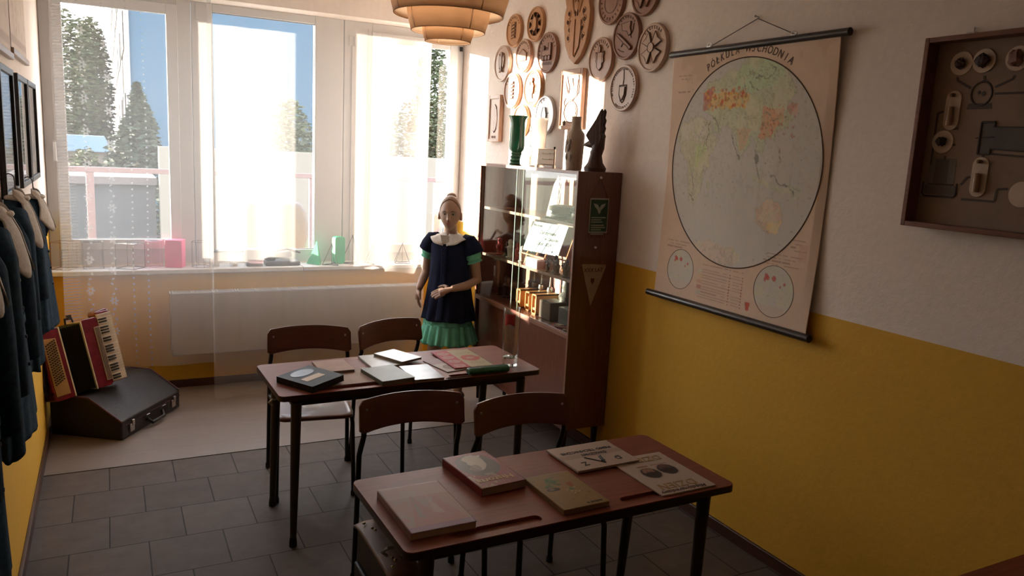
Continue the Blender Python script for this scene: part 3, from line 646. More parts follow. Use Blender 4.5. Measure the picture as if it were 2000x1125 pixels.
for a in (.25, .43):
    mb = MB(); mb.tube([cpt(a-.015, .004, .075), cpt(a-.015, .016, .085), cpt(a+.02, .016, .085), cpt(a+.02, .004, .075)], .0035, 8); mb.build('handle_ring', STEEL, t, world=True)
mb = MB(); mb.tube([cpt(.25, .010, .055), cpt(.27, .035, .028), cpt(.40, .035, .028), cpt(.42, .010, .055)], .011, 10); mb.build('handle', LEATHERETTE, t, world=True)

RED = mat('red_pearloid', (.125, .006, .016), .25, col2=(.20, .012, .03), scale=30, coat=.5)
IVORY = mat('ivory_plastic', (.70, .60, .48), .35)
GOLD = mat('gold_panel', (.46, .26, .085), .4, metal=.2)
BELL = mat('bellows_black', (.012, .011, .012), .55)
rot = Matrix.Rotation(rad(31), 3, 'Z') @ Matrix.Rotation(rad(-13), 3, 'X') @ Matrix.Rotation(rad(-5), 3, 'Y')
t = thing('accordion', 'red piano accordion with black bellows leaning on its case', 'accordion', (.215, 5.262, .262), rot=rot)
H = .43
mb = MB(); mb.prism(rrect(-.225, 0, -.105, H, .018), (0, .09, 0), (1, 0, 0), (0, 0, 1), .17); mb.build('bass_body', RED, t, bevel=.004)
pn = MB(); pn.prism([(-.218, .03), (-.135, .03), (-.140, H-.06), (-.218, H-.05)], (0, -.082, 0), (1, 0, 0), (0, 0, 1), .006); pn.build('bass_panel', GOLD, t, bevel=.002)
bt = MB(); bt.lathe([(.0001, .006), (.0042, .006), (.0045, 0)], (0, 0, 0), 8, Matrix.Rotation(rad(90), 3, 'X')); b0 = bt.build('bass_button', mat('black_plastic', (.02, .02, .022), .4), t)
first = True
for r_ in range(16):
    for c in range(5):
        o_ = b0 if first else b0.copy()
        if not first: COL.objects.link(o_); o_.parent = t
        first = False; o_.location = (-.205+c*.013, -.0885, .10+r_*.0158+c*.006)
mb = MB()
def bel(u, v):
    k = u*22; y = .083-.010*(abs((k % 2)-1)); return None
for s in range(11):
    x0 = -.103+s*.0118; x1 = x0+.0118; xm = (x0+x1)/2
    for a, b in ((x0, xm), (xm, x1)):
        i0, i1 = (.010, .0) if a == x0 else (.0, .010)
        A = [(a, -.075+i0, .012+i0), (a, .085-i0, .012+i0), (a, .085-i0, H-.008-i0), (a, -.075+i0, H-.008-i0)]; B = [(b, -.075+i1, .012+i1), (b, .085-i1, .012+i1), (b, .085-i1, H-.008-i1), (b, -.075+i1, H-.008-i1)]
        mb.add(A+B, [(0, 1, 5, 4), (1, 2, 6, 5), (2, 3, 7, 6), (3, 0, 4, 7)])
mb.add([(-.103, -.07, .02), (-.103, .08, .02), (-.103, .08, H-.02), (-.103, -.07, H-.02), (.027, -.07, .02), (.027, .08, .02), (.027, .08, H-.02), (.027, -.07, H-.02)], [(0, 1, 2, 3), (4, 5, 6, 7)])
mb.build('bellows', BELL, t, smooth=False)
for x in (-.107, .029):
    mb = MB(); mb.b2((x-.004, -.083, .002), (x+.004, .09, H)); mb.build('bellows_frame', IVORY, t, bevel=.002)
mb = MB(); mb.prism(rrect(.033, 0, .135, H+.005, .02), (0, .09, 0), (1, 0, 0), (0, 0, 1), .17); mb.build('treble_body', RED, t, bevel=.004)
mb = MB(); mb.b2((.098, -.086, .035), (.132, -.078, H-.055)); mb.build('grille_strip', mat('cream_strip', (.62, .52, .42), .4), t, bevel=.002)
for x in (.105, .114, .123):
    mb = MB(); mb.b2((x, -.0885, .04), (x+.003, -.085, H-.06)); mb.build('trim_line', mat('dark_line', (.09, .04, .035), .5), t)
mb = MB(); mb.b2((.135, -.070, .012), (.225, .02, H+.03)); mb.build('keyboard_bed', RED, t, bevel=.006)
nk = 25; kh = (H+.0)/nk
for k in range(nk):
    z = .018+k*kh; mb = MB(); mb.b2((.134, -.082, z), (.226, -.068, z+kh-.0014)); mb.build('white_key', IVORY, t, bevel=.0015)
for k in range(nk-1):
    if k % 7 in (2, 6): continue
    z = .018+(k+1)*kh; mb = MB(); mb.b2((.137, -.092, z-.0052), (.186, -.080, z+.0045)); mb.build('black_key', BELL, t, bevel=.0018)
mb = MB(); mb.prism([(0, 0), (.09, .0), (.09, .03), (.012, .022)], (.13, -.06, H+.012), (1, 0, 0), (0, 0, 1), -.08); mb.build('keyboard_cap', RED, t, bevel=.005)
mb = MB(); mb.tube([(-.02, 0, H-.004), (-.015, 0, H+.03), (.022, 0, H+.032), (.03, 0, H+.0)], [.006, .008, .008, .006], 8); mb.box((.012, 0, H+.035), (.022, .02, .03)); mb.build('closing_strap', LEATHERETTE, t)
mb = MB(); mb.tube([(-.222, -.02, H-.05), (-.245, -.05, H-.16), (-.248, -.06, .2), (-.238, -.03, .05), (-.222, 0, .03)], .011, 8, ell=(.4, 1.5)); mb.build('hand_strap', LEATHERETTE, t)

# ================================================================ MANNEQUIN
SKIN = mat('mannequin_skin', (.40, .255, .19), .42, var=.03, scale=9)
HAIR = mat('mannequin_hair', (.26, .165, .11), .5, var=.15, scale=40, stretch=(1, 1, .2))
TUNIC = mat('tunic_navy', (.014, .018, .045), .9, spec=.1, col2=(.012, .016, .04), scale=30, bump=.25, sheen=0)
GREEN = mat('green_cotton', (.17, .58, .42), .75, col2=(.12, .45, .31), scale=22, bump=.2)
LACE = mat('white_lace', (.72, .68, .63), .85, scale=90, col2=(.5, .46, .42), bump=.4)
MX, MY = 2.545, 5.10
man = thing('mannequin', 'girl mannequin in navy tunic over green ruffled dress beside the cabinet', 'mannequin', (MX, MY, .004), rad(-46))
HY = rad(16)                        # head turned back towards the camera
HC = Vector((-.004, -.022, 1.385)); RH = Matrix.Rotation(HY, 3, 'Z')
def loft(mb, rings, n=28):
    """rings: (x, y, z, rx, ry)"""
    vs = [Vector((c[0]+c[3]*cos(2*PI*j/n), c[1]+c[4]*sin(2*PI*j/n), c[2])) for c in rings for j in range(n)]; k = len(rings)
    mb.add(vs, [(i*n+j, i*n+(j+1) % n, (i+1)*n+(j+1) % n, (i+1)*n+j) for i in range(k-1) for j in range(n)]+[tuple(range(n-1, -1, -1)), tuple(range((k-1)*n, k*n))])
bd = MB()
loft(bd, [(0, .005, .70, .07, .07), (0, .008, .76, .125, .095), (0, .01, .84, .140, .10), (0, .0, .92, .122, .088), (0, -.004, .99, .112, .082), (0, -.008, 1.07, .122, .09), (0, -.01, 1.14, .132, .092), (0, -.002, 1.19, .140, .075), (0, .002, 1.215, .115, .062), (0, .0, 1.235, .06, .05), (0, -.004, 1.26, .044, .045), (0, -.010, 1.32, .041, .044), (0, -.012, 1.36, .045, .05)])
for s, fx, fy in ((-1, -.095, -.03), (1, .085, .02)):
    bd.tube([(s*.068, .005, .80), (s*.072, 0, .66), (fx*.85, fy*.5, .46), (fx*.95, fy*.8, .40), (fx, fy+.012, .30), (fx, fy+.01, .12), (fx, fy+.005, .055)], [.078, .074, .056, .052, .05, .034, .032], 20)
    bd.tube([(fx, fy+.03, .05), (fx*1.05, fy-.06, .035), (fx*1.1, fy-.13, .025)], [.032, .034, .022], 14, ell=(.8, 1))
ARM = {-1: [(-.140, .0, 1.185), (-.172, .012, 1.08), (-.196, .03, .955), (-.205, -.02, .89), (-.206, -.075, .835)], 1: [(.140, 0, 1.185), (.178, .012, 1.07), (.205, .02, .93), (.165, -.075, .895), (.085, -.155, .875)]}
for s in (-1, 1): bd.tube(ARM[s], [.046, .041, .034, .032, .024], 16); bd.ball(ARM[s][2], .034, 12, 8)
def hand(mb, wr, d, up, side, curl, scale=1):
    """wrist, forward dir, back-of-hand dir, thumb side"""
    d = Vector(d).normalized(); up = (Vector(up)-d*Vector(up).dot(d)).normalized(); sd = d.cross(up)*side; wr = Vector(wr); q = scale
    mb.tube([wr-d*.012, wr+d*.02*q, wr+d*.05*q, wr+d*.078*q], [.022*q, .027*q, .033*q, .030*q], 14, ell=(.62, 1.0) if abs(up.z) > .5 else (1, .62))
    for i, (off, ln) in enumerate(((.024, .062), (.008, .070), (-.008, .066), (-.023, .050))):
        p0 = wr+d*.070*q+sd*off*q; spread = sd*(off*.35); a = curl*(1+.12*i)
        d1 = (d+spread*2-up*a*.5).normalized(); d2 = (d+spread*2-up*a*1.3).normalized(); d3 = (d-up*a*2.0).normalized()
        p1 = p0+d1*ln*.45*q; p2 = p1+d2*ln*.32*q; p3 = p2+d3*ln*.26*q
        mb.tube([p0-d*.02, p0, p1, p2, p3], [.0095*q, .0095*q, .0085*q, .0078*q, .0062*q], 9)
    p0 = wr+d*.022*q+sd*.022*q; p1 = p0+(d*.55+sd*.75-up*.25).normalized()*.032*q; p2 = p1+(d*.85+sd*.35-up*.3).normalized()*.026*q; p3 = p2+(d*.95+sd*.1-up*.35).normalized()*.018*q
    mb.tube([p0, p1, p2, p3], [.0125*q, .0105*q, .009*q, .007*q], 9)
hand(bd, ARM[-1][-1], (.02, -.18, -.9), (-.9, -.35, 0), -1, .35)
hand(bd, ARM[1][-1], (-.80, -.35, -.32), (.05, -.75, .65), 1, .16, 1.12)
# head: deformed ball with brow, sockets, nose, lips, chin
n, k = 64, 48; vs = []
def head_pt(th, ph):
    """th from crown 0..pi, ph around; face at -y"""
    x, y, z = sin(th)*sin(ph), -sin(th)*cos(ph), cos(th)
    ry = .092 if y < 0 else .098; P = Vector((x*.073, y*ry, z*.125))
    if z < 0: P.x *= 1-.42*(-z)**1.35; P.y *= 1-.20*(-z)**2 if y < 0 else 1-.45*(-z)**1.2
    fx, fz = P.x, P.z
    if y < -.05:
        g = lambda cx, cz, sx, sz: math.exp(-((fx-cx)/sx)**2-((fz-cz)/sz)**2)
        dy = 0
        dy -= .019*math.exp(-(fx/.0095)**2)*math.exp(-((fz+.032)/.014)**2) + .009*math.exp(-(fx/.008)**2)*math.exp(-((fz+.008)/.026)**2)     # nose
        dy -= .005*g(-.010, -.035, .007, .007)+.005*g(.010, -.035, .007, .007)
        dy += .0105*(g(-.031, .004, .017, .012)+g(.031, .004, .017, .012))             # eye sockets
        dy -= .0045*(g(-.031, .002, .010, .0065)+g(.031, .002, .010, .0065))            # eyeball under lid
        dy -= .004*g(0, .028, .05, .011)                                               # brow
        dy -= .0062*g(0, -.0565, .019, .0052)+.0062*g(0, -.067, .016, .0055)-.0045*g(0, -.0615, .02, .0022)  # lips
        dy += .004*g(0, -.079, .02, .006); dy -= .009*g(0, -.098, .02, .016)           # chin
        dy -= .004*(g(-.045, -.035, .018, .02)+g(.045, -.035, .018, .02))              # cheeks
        P.y += dy
    return P
for i in range(k+1):
    for j in range(n): vs.append(HC+RH@head_pt(PI*i/k, 2*PI*j/n))
bd.add(vs, [(i*n+j, (i+1)*n+j, (i+1)*n+(j+1) % n, i*n+(j+1) % n) for i in range(k) for j in range(n)])
for s in (-1, 1):
    e = HC+RH@Vector((s*.075, .008, -.012)); Re = RH@Matrix.Rotation(s*rad(20), 3, 'Z'); bd.ball(e, (.010, .020, .031), 12, 10, Re); bd.ball(e+RH@Vector((s*.005, -.006, -.020)), (.008, .011, .012), 10, 8)
def remeshed(mb, name, m, parent, vox, smooth_it=4):
    o = mb.build('tmp', m, None, origin=(0, 0, 0)); q = o.modifiers.new('r', 'REMESH'); q.mode = 'VOXEL'; q.voxel_size = vox; q.use_smooth_shade = True
    s = o.modifiers.new('s', 'SMOOTH'); s.iterations = smooth_it; s.factor = .5
    me = bpy.data.meshes.new_from_object(o.evaluated_get(bpy.context.evaluated_depsgraph_get())); old = o.data
    bpy.data.objects.remove(o); bpy.data.meshes.remove(old); me.name = name
    r = bpy.data.objects.new(name, me); COL.objects.link(r); r.parent = parent; me.polygons.foreach_set('use_smooth', [True]*len(me.polygons)); return r
remeshed(bd, 'body', SKIN, man, .0042, 3)
# painted face
EYEW = mat('eye_white', (.55, .5, .46), .3); IRIS = mat('iris_dark', (.03, .022, .02), .2); LIP = mat('lip_paint', (.38, .13, .11), .4); BROW = mat('brow_paint', (.10, .06, .045), .6)
for s in (-1, 1):
    q = HC+RH@Vector((s*.031, -.0782, .003)); mb = MB(); mb.ball(q, (.0115, .006, .0048), 14, 10, RH@Matrix.Rotation(s*rad(14), 3, 'Z')); ey = mb.build('eye', EYEW, man)
    mb = MB(); mb.ball(q+RH@Vector((0, -.0040, 0)), (.005, .003, .0047), 12, 8, RH); mb.build('iris', IRIS, ey)
    mb = MB(); mb.tube([HC+RH@Vector((s*a, y, z)) for a, y, z in ((.017, -.0845, .006), (.031, -.0835, .0105), (.046, -.0735, .005))], [.0012, .0022, .001], 6); mb.build('eyelash', BROW, man)
    mb = MB(); mb.tube([HC+RH@Vector((s*a, y, z)) for a, y, z in ((.014, -.0905, .021), (.031, -.0885, .026), (.050, -.0735, .019))], [.0015, .0028, .001], 6); mb.build('eyebrow', BROW, man)
mb = MB(); mb.ball(HC+RH@Vector((0, -.0925, -.0565)), (.0175, .0065, .0042), 16, 8, RH); mb.ball(HC+RH@Vector((0, -.0905, -.0665)), (.015, .0065, .0048), 16, 8, RH); mb.build('lips', LIP, man)
# hair: swept-back cap, bun
mb = MB()
def hair(u, v):
    ph = 2*PI*u; front = max(0, cos(ph)); lim = rad(98)-rad(60)*front**.6
    if front == 0: lim = rad(98)+rad(36)*max(0, -cos(ph))
    th = lim*v; P = head_pt(th, ph); g = 1.03+.006*sin(26*ph+4*v)*(v)
    return HC+RH@Vector((P.x*g, P.y*g+.003, P.z*g+.002))
mb.grid(hair, 96, 18, wrap=True); mb.build('hair', HAIR, man, angle=180, solid=.003)
mb = MB(); mb.ball(HC+RH@Vector((0, .05, .125)), (.034, .034, .024), 20, 14); mb.tube([HC+RH@Vector((.036*cos(a), .047+.034*sin(a), .112)) for a in [2*PI*i/20 for i in range(21)]], .008, 8, caps=False); mb.build('hair_bun', HAIR, man)
# green dress: flounced skirt + puff sleeves
def flare(z0, z1, r0, r1, folds, amp, xo=0, yo=0, seed=0, nu=160, nv=20, sq=.86):
    r = random.Random(seed); p = [r.random()*6.3 for _ in range(4)]
    def fn(u, v):
        a = 2*PI*u; rr = r0+(r1-r0)*v; f = 1+amp*(.25+.75*v)*(.6*sin(folds*a+p[0])+.3*sin(folds*1.7*a+p[1]+v)+.2*sin(3*a+p[2]))
        return Vector((xo+rr*f*cos(a), yo+rr*f*sq*sin(a), z0+(z1-z0)*v+.008*v*sin(folds*a+p[3])))
    return fn
mb = MB(); mb.grid(flare(.86, .585, .140, .180, 13, .035, seed=1), 160, 14, wrap=True); mb.grid(flare(.595, .455, .178, .212, 19, .085, seed=2), 190, 12, wrap=True); mb.build('green_skirt', GREEN, man, angle=180, solid=.003)
for s in (-1, 1):
    mb = MB(); A = [Vector(p) for p in ARM[s]]; P = [A[0]+Vector((-s*.03, 0, .015)), A[0]+Vector((s*.008, 0, -.01)), A[0].lerp(A[1], .45)+Vector((s*.006, 0, 0)), A[0].lerp(A[1], .9), A[0].lerp(A[1], 1.02)]
    mb.tube(P, [.045, .056, .060, .056, .044], 22); mb.tube([A[0].lerp(A[1], 1.0), A[0].lerp(A[1], 1.16)], [.047, .058], 22); mb.build('puff_sleeve', GREEN, man, angle=70)
# navy tunic with placket, cap wings and belt line
def tunic(u, v):
    a = 2*PI*u
    K = [(0, 1.232, .070, .060), (.05, 1.213, .122, .072), (.12, 1.165, .150, .100), (.30, 1.05, .143, .108), (.5, .93, .148, .110), (.72, .79, .168, .134), (1, .628, .196, .166)]
    for i in range(len(K)-1):
        if v <= K[i+1][0]: q = (v-K[i][0])/(K[i+1][0]-K[i][0]); z, rx, ry = (K[i][j]+(K[i+1][j]-K[i][j])*q for j in (1, 2, 3)); break
    f = 1+.05*max(0, v-.3)*sin(9*a+.6)+.035*max(0, v-.2)*sin(14*a+2+3*v)+.02*v*sin(5*a+1)
    return Vector((rx*f*cos(a), -.004+ry*f*sin(a), z-.004*v*sin(6*a)))
mb = MB(); mb.grid(tunic, 140, 50, wrap=True); mb.build('navy_tunic', TUNIC, man, angle=180, solid=.005)
mb = MB(); mb.grid(lambda u, v: tunic(.75+(u-.5)*.045, .13+.86*v)+Vector((0, -.007, 0)), 6, 40); mb.build('button_placket', TUNIC, man, angle=180, solid=.004)
for q in (.2, .33, .46, .6, .74):
    mb = MB(); mb.lathe([(.0001, .003), (.005, .003), (.006, 0)], tunic(.75, q)+Vector((0, -.0115, 0)), 12, Matrix.Rotation(rad(90), 3, 'X')); mb.build('button', mat('dark_button', (.03, .03, .035), .3), man)
for s in (-1, 1):
    mb = MB(); A = [Vector(p) for p in ARM[s]]; mb.tube([A[0]+Vector((-s*.045, 0, .018)), A[0]+Vector((-s*.005, 0, .006)), A[0].lerp(A[1], .25)+Vector((s*.006, 0, 0)), A[0].lerp(A[1], .62)+Vector((s*.008, 0, 0))], [.046, .062, .069, .075], 24, caps=False); mb.build('cap_sleeve', TUNIC, man, angle=180, solid=.004)
for s in (-1, 1):
    mb = MB()
    def coll(u, v, s=s):
        a = rad(-90)+s*rad(6+150*u); r0x, r0y = .052, .050; ex = .080*(sin(PI*min(1, u*1.25+.12))**.35 if u < .75 else 1)
        x = (r0x+ex*v)*cos(a)*1.12; y = -.004+(r0y+ex*v*.95)*sin(a); slope = .25+.95*abs(sin(a))**2*(1 if sin(a) < 0 else .5)
        return Vector((x, y-.006*v*(sin(a) < 0), 1.247-.062*slope*v-.006*v+.003*sin(24*u)*v))
    mb.grid(coll, 26, 6); mb.build('lace_collar', LACE, man, angle=180, solid=.004)
mb = MB(); mb.prism([(-.024, 0), (.024, 0), (.034, .085), (-.034, .085)], (0, -.090, 1.158), (1, 0, 0), (0, -.25, 1), .004); mb.build('white_bib', LACE, man)
for s, fx, fy in ((-1, -.095, -.03), (1, .085, .02)):
    mb = MB(); mb.ball((fx*1.06, fy-.045, .030), (.044, .118, .030), 20, 12); mb.ball((fx, fy+.04, .035), (.038, .05, .035), 16, 10); mb.build('shoe', mat('dark_red_shoe', (.10, .02, .02), .35), man)
# dark satchel hanging behind the shoulder
t = thing('satchel', 'dark brown satchel hung behind the mannequin shoulder', 'bag', (2.70, 5.27, .86))
SAT = mat('satchel_brown', (.035, .020, .015), .5, bump=.2)
mb = MB(); mb.box((2.70, 5.285, 1.02), (.24, .09, .32), rad(-20)); mb.build('body', SAT, t, world=True, bevel=.02, seg=3)
mb = MB(); mb.box((2.70-.016, 5.285-.046, 1.08), (.242, .012, .20), rad(-20)); mb.build('flap', SAT, t, world=True, bevel=.004)
mb = MB(); mb.tube([(2.62, 5.30, 1.17), (2.60, 5.24, 1.26), (2.615, 5.13, 1.245)], .008, 8, ell=(.4, 1.6)); mb.build('strap', SAT, t, world=True)
# ================================================================ DISPLAY CABINET
CAB = wood('cabinet_veneer', (.185, .070, .047), (.125, .047, .032), 2, rough=.28, scale=5, coat=.4)
CABE = wood('cabinet_edge', (.28, .15, .10), (.22, .11, .07), 1, rough=.4, scale=8)
CX0, CX1, CY0, CY1, CZ0, CZ1 = 2.768, W-.004, 3.80, 5.14, .20, 1.757
SH = (.800, 1.112, 1.448)
t = thing('display_cabinet', 'tall dark red wood cabinet with sliding glass doors and display shelves', 'cabinet', ((CX0+CX1)/2, (CY0+CY1)/2, 0))
T_ = .02
for nm, y in (('side_panel', CY0), ('side_panel', CY1-T_)):
    mb = MB(); mb.b2((CX0, y, CZ0), (CX1, y+T_, CZ1)); mb.build(nm, CAB, t, world=True, bevel=.002)
mb = MB(); mb.b2((CX0, CY0+T_, CZ1-T_), (CX1, CY1-T_, CZ1)); mb.build('top_panel', CAB, t, world=True)
mb = MB(); mb.b2((CX0+.01, CY0+T_, CZ0), (CX1, CY1-T_, CZ0+T_)); mb.build('bottom_panel', CAB, t, world=True)
mb = MB(); mb.b2((CX1-.008, CY0+T_, CZ0+T_), (CX1, CY1-T_, CZ1-T_)); mb.build('back_panel', wood('cabinet_back', (.30, .13, .08), (.22, .09, .055), 2, rough=.4), t, world=True)
for z in SH:
    d = .03 if z > .9 else .0
    mb = MB(); mb.b2((CX0+d+.004, CY0+T_, z-.016), (CX1-.008, CY1-T_, z)); sh = mb.build('shelf', CAB, t, world=True)
    mb = MB(); mb.b2((CX0+d, CY0+T_, z-.017), (CX0+d+.004, CY1-T_, z+.001)); mb.build('shelf_edge', CABE, sh, world=True)
mb = MB(); mb.b2((CX0-.003, CY0, CZ0), (CX0, CY0+.016, CZ1)); mb.b2((CX0-.003, CY0+.016, CZ1-.018), (CX0, CY1, CZ1)); mb.b2((CX0-.003, CY0+.016, SH[0]-.03), (CX0, CY1-.016, SH[0]-.008)); mb.build('edge_strip', CABE, t, world=True)
YM = 4.50
for nm, ya, yb, x in (('lower_door', CY0+T_, YM+.03, CX0+.008), ('lower_door', YM-.03, CY1-T_, CX0+.022)):
    mb = MB(); mb.b2((x, ya, CZ0+T_), (x+.012, yb, SH[0]-.03)); d = mb.build(nm, CAB, t, world=True)
DG_ = clear_pane('door_glass', 1.55, (.96, .99, .97), boost=1.0)
for ya, yb, x in ((CY0+T_, YM+.07, CX0+.006), (YM, CY1-T_, CX0+.018)):
    mb = MB(); mb.b2((x, ya, SH[0]-.008), (x+.004, yb, CZ1-T_)); g = mb.build('glass_door', DG_, t, world=True, smooth=False)
    mb = MB()
    for yy in (ya, yb): mb.b2((x-.0006, yy-.0015, SH[0]-.008), (x+.0046, yy+.0015, CZ1-T_))
    mb.build('polished_edge', mat('glass_edge', (.35, .48, .42), .15, var=.05), g, world=True)
for x, y in ((CX0+.04, CY0+.05), (CX1-.04, CY0+.05), (CX0+.04, CY1-.05), (CX1-.04, CY1-.05)):
    mb = MB(); mb.tube([(x, y, 0.004 if y > 4.61 else 0), (x, y, CZ0)], [.014, .022], 12); mb.build('leg', mat('cabinet_leg', (.02, .01, .008), .4), t, world=True)

PAPER = mat('white_paper', (.82, .80, .76), .7, var=.02)
INK = mat('ink_black', (.02, .02, .022), .7); INKB = mat('ink_brown', (.10, .05, .03), .7)
# --- top shelf
def cap(name, label, cy, cx, z, r, m, tall=.07, badge=True, group='uniform caps on the top shelf'):
    t = thing(name, label, 'cap', (cx, cy, z), group=group)
    mb = MB(); mb.lathe([(r*.80, 0), (r*.82, .032), (r*1.08, tall*.75), (r*1.06, tall*.95), (r*.7, tall+.006), (.0005, tall+.008)], (cx, cy, z), 28); mb.build('crown', m, t, world=True)
    mb = MB(); mb.lathe([(r*.825, .002), (r*.835, .03)], (cx, cy, z), 28, caps=False); mb.build('band', INK, t, world=True, solid=.002)
    mb = MB(); mb.grid(lambda u, v: Vector((cx-(r*.80+.05*v*sin(PI*u)**.5)*sin(PI*u)-.004, cy+(r*.82+.02*v)*cos(PI*u), z+.008-.004*v)), 20, 4); mb.build('visor', BK, t, world=True, solid=.003)
    if badge: mb = MB(); mb.ball((cx-r*.98, cy, z+tall*.5), (.006, .016, .014), 10, 8); mb.build('badge', STEEL, t, world=True)
cap('uniform_cap', 'navy peaked cap at the right end of the top shelf', 3.97, 2.945, SH[2], .095, NAVY, .085)
cap('uniform_cap', 'grey peaked cap left of the navy one on the top shelf', 4.24, 2.94, SH[2], .085, mat('grey_cloth', (.12, .11, .10), .8), .075)
t = thing('pennant_stand', 'white folded pennant standing behind the grey cap', 'pennant', (2.98, 4.42, SH[2]))
mb = MB(); mb.prism([(-.06, 0), (.055, 0), (.03, .22), (.0, .255), (-.03, .20)], (2.985, 4.43, SH[2]), (.25, -1, 0), (.1, 0, 1), .004); mb.build('cloth', PAPER, t, world=True)
mb = MB(); mb.tube([(2.99, 4.39, SH[2]), (3.0, 4.40, SH[2]+.25)], .003, 8); mb.build('stick', CABE, t, world=True)
for k, (y, h) in enumerate(((4.02, .16), (3.90, .17))):
    mb = MB(); mb.prism([(-.05, 0), (.045, 0), (.02, h*.8), (-.012, h)], (3.03, y, SH[2]), (.15, -1, 0), (.05, 0, 1), .005); meta(mb.build('folded_card', mat('cream_card', (.72, .62, .45), .6)), ('cream folded card behind the navy cap, nearer the glass joint', 'cream folded card behind the navy cap, nearer the cabinet end')[k], 'card', 'cards on the top shelf')
mb = MB(); mb.box((3.055, 4.36, SH[2]+.12), (.008, .11, .24)); meta(mb.build('wooden_plaque', mat('orange_wood', (.48, .20, .09), .45)), 'orange wood panel against the cabinet back on the top shelf', 'plaque')
# --- middle shelf: sign on an easel
z = SH[1]; SY = at(1022, 481, 0, 2.868).y
t = thing('easel', 'small orange wood easel holding the white museum sign', 'easel', (2.95, SY-.2, z)); OW = wood('easel_wood', (.50, .20, .09), (.40, .15, .06), 2)
SU = Vector((.20, -1, 0)).normalized();  SV = Vector((.38, .06, 1)).normalized();  SO = Vector((2.868, SY, z+.085));  SW_ = (SY-at(1085, 511, 0, 2.92).y)*1.02
for k, a in ((.06, 0), (.16, 0), (.245, 0)):
    p = SO+SU*k; mb = MB(); mb.tube([p+Vector((-.026, 0, -.088)), p+Vector((-.006, 0, -.01)), p+SV*.02+Vector((.008, 0, 0))], [.009, .008, .007], 8); mb.build('leg', OW, t, world=True)
mb = MB(); mb.prism([(0, 0), (.13, .0), (.10, .22), (.07, .24)], Vector((2.94, SY-.40, z)), (1, -.25, 0), (0, 0, 1), .012); mb.build('support_board', OW, t, world=True)
mb = MB(); mb.b2((2.86, SY-.30, z+.060), (2.885, SY, z+.068)); mb.build('ledge', OW, t, world=True)
t = thing('museum_sign', 'white printed sign in a clear sheet propped on the small easel', 'sign', tuple(SO))
mb = MB(); mb.prism([(0, 0), (SW_, 0), (SW_, .205), (0, .205)], SO, SU, SV, .004); mb.build('card', mat('pale_blue_card', (.42, .55, .64), .35, var=.03), t, world=True)
SN = SU.cross(SV).normalized()
if SN.x > 0: SN = -SN
for s_, (a, b), sz in (('Muzeum', (.055, .182), .026), ('Zatrzymane', (.152, .138), .034), ('w Zespole', (.195, .098), .032), ('Szkół  2024', (.150, .060), .032), ('III', (.232, .020), .02)):
    lettering('sign_lettering', s_, SO+SU*(a*SW_/.285)+SV*b+SN*.0046, SU, SV, sz, INK, t, bold=.03)
def figurine(name, label, x, y, z, h, m, kind=0, group=None, cat='figurine'):
    mb = MB(); mb.lathe([(h*.22, 0), (h*.24, h*.06), (h*.13, h*.1), (h*.16, h*.35), (h*.20, h*.55), (h*.09, h*.68), (h*.13, h*.80), (h*.11, h*.93), (.0005, h)], (x, y, z), 14)
    if kind == 1: mb.tube([(x, y-h*.2, z+h*.55), (x-h*.12, y-h*.32, z+h*.35)], h*.06, 8); mb.tube([(x, y+h*.2, z+h*.55), (x-h*.12, y+h*.3, z+h*.75)], h*.06, 8)
    if kind == 2: mb.tube([(x, y, z+h*.85), (x, y, z+h*1.35)], [h*.05, h*.02], 8)
    return meta(mb.build(name, m), label, cat, group)
BRZ = mat('bronze_dark', (.10, .055, .04), .35, metal=.5); SIL = mat('dull_silver', (.42, .40, .37), .3, metal=.8); RDM = mat('faded_red', (.42, .07, .07), .5); CRM = mat('ceramic_cream', (.62, .55, .46), .35)
for k in range(6): figurine('clay_figurine', 'small brown clay figurine in the row under the sign', 2.835+.022*(k % 2), 4.20-.056*k, z, .085+.014*((k*5) % 3), BRZ, 1, 'clay figurines under the sign')
mb = MB(); mb.box((2.845, 4.40, z+.028), (.05, .16, .056)); bx = mb.build('card_box', mat('red_white_print', (.62, .30, .28), .5, col2=(.80, .72, .66), scale=26, stretch=(.2, 1, .2))); meta(bx, 'red and white striped box in front of the easel', 'box')
for k, (y, m_) in enumerate(((4.62, CRM), (4.72, RDM), (4.80, CRM), (4.88, BRZ), (4.97, RDM))): figurine('folk_figurine', ('cream', 'red', 'second cream', 'dark bronze', 'second red')[k]+' folk figurine behind the left glass door, counted from the glass joint', 2.87+.02*(k % 2), y, z, .11+.012*(k % 3), m_, k % 2, 'folk figurines behind the left glass door')
# --- bottom shelf
z = SH[0]
WB = wood('golden_wood', (.52, .24, .08), (.42, .18, .06), 1)
def wood_clock(label, x, y, h, d):
    t = thing('wooden_box', label, 'box', (x, y, z), group='open-fronted wooden boxes on the bottom shelf')
    mb = MB(); w_ = .062; th = .010
    mb.b2((x, y-w_/2, z), (x+d, y-w_/2+th, z+h)); mb.b2((x, y+w_/2-th, z), (x+d, y+w_/2, z+h)); mb.b2((x, y-w_/2, z), (x+d, y+w_/2, z+th)); mb.b2((x, y-w_/2, z+h-th), (x+d, y+w_/2, z+h)); mb.b2((x+d-.006, y-w_/2, z), (x+d, y+w_/2, z+h)); mb.build('case', WB, t, world=True, bevel=.0015)
    mb = MB(); mb.b2((x+.004, y-.016, z+.03), (x+.03, y+.018, z+.045)); mb.b2((x+.004, y-.018, z+.045), (x+.03, y-.008, z+h-.03)); mb.build('inner_rail', WB, t, world=True)
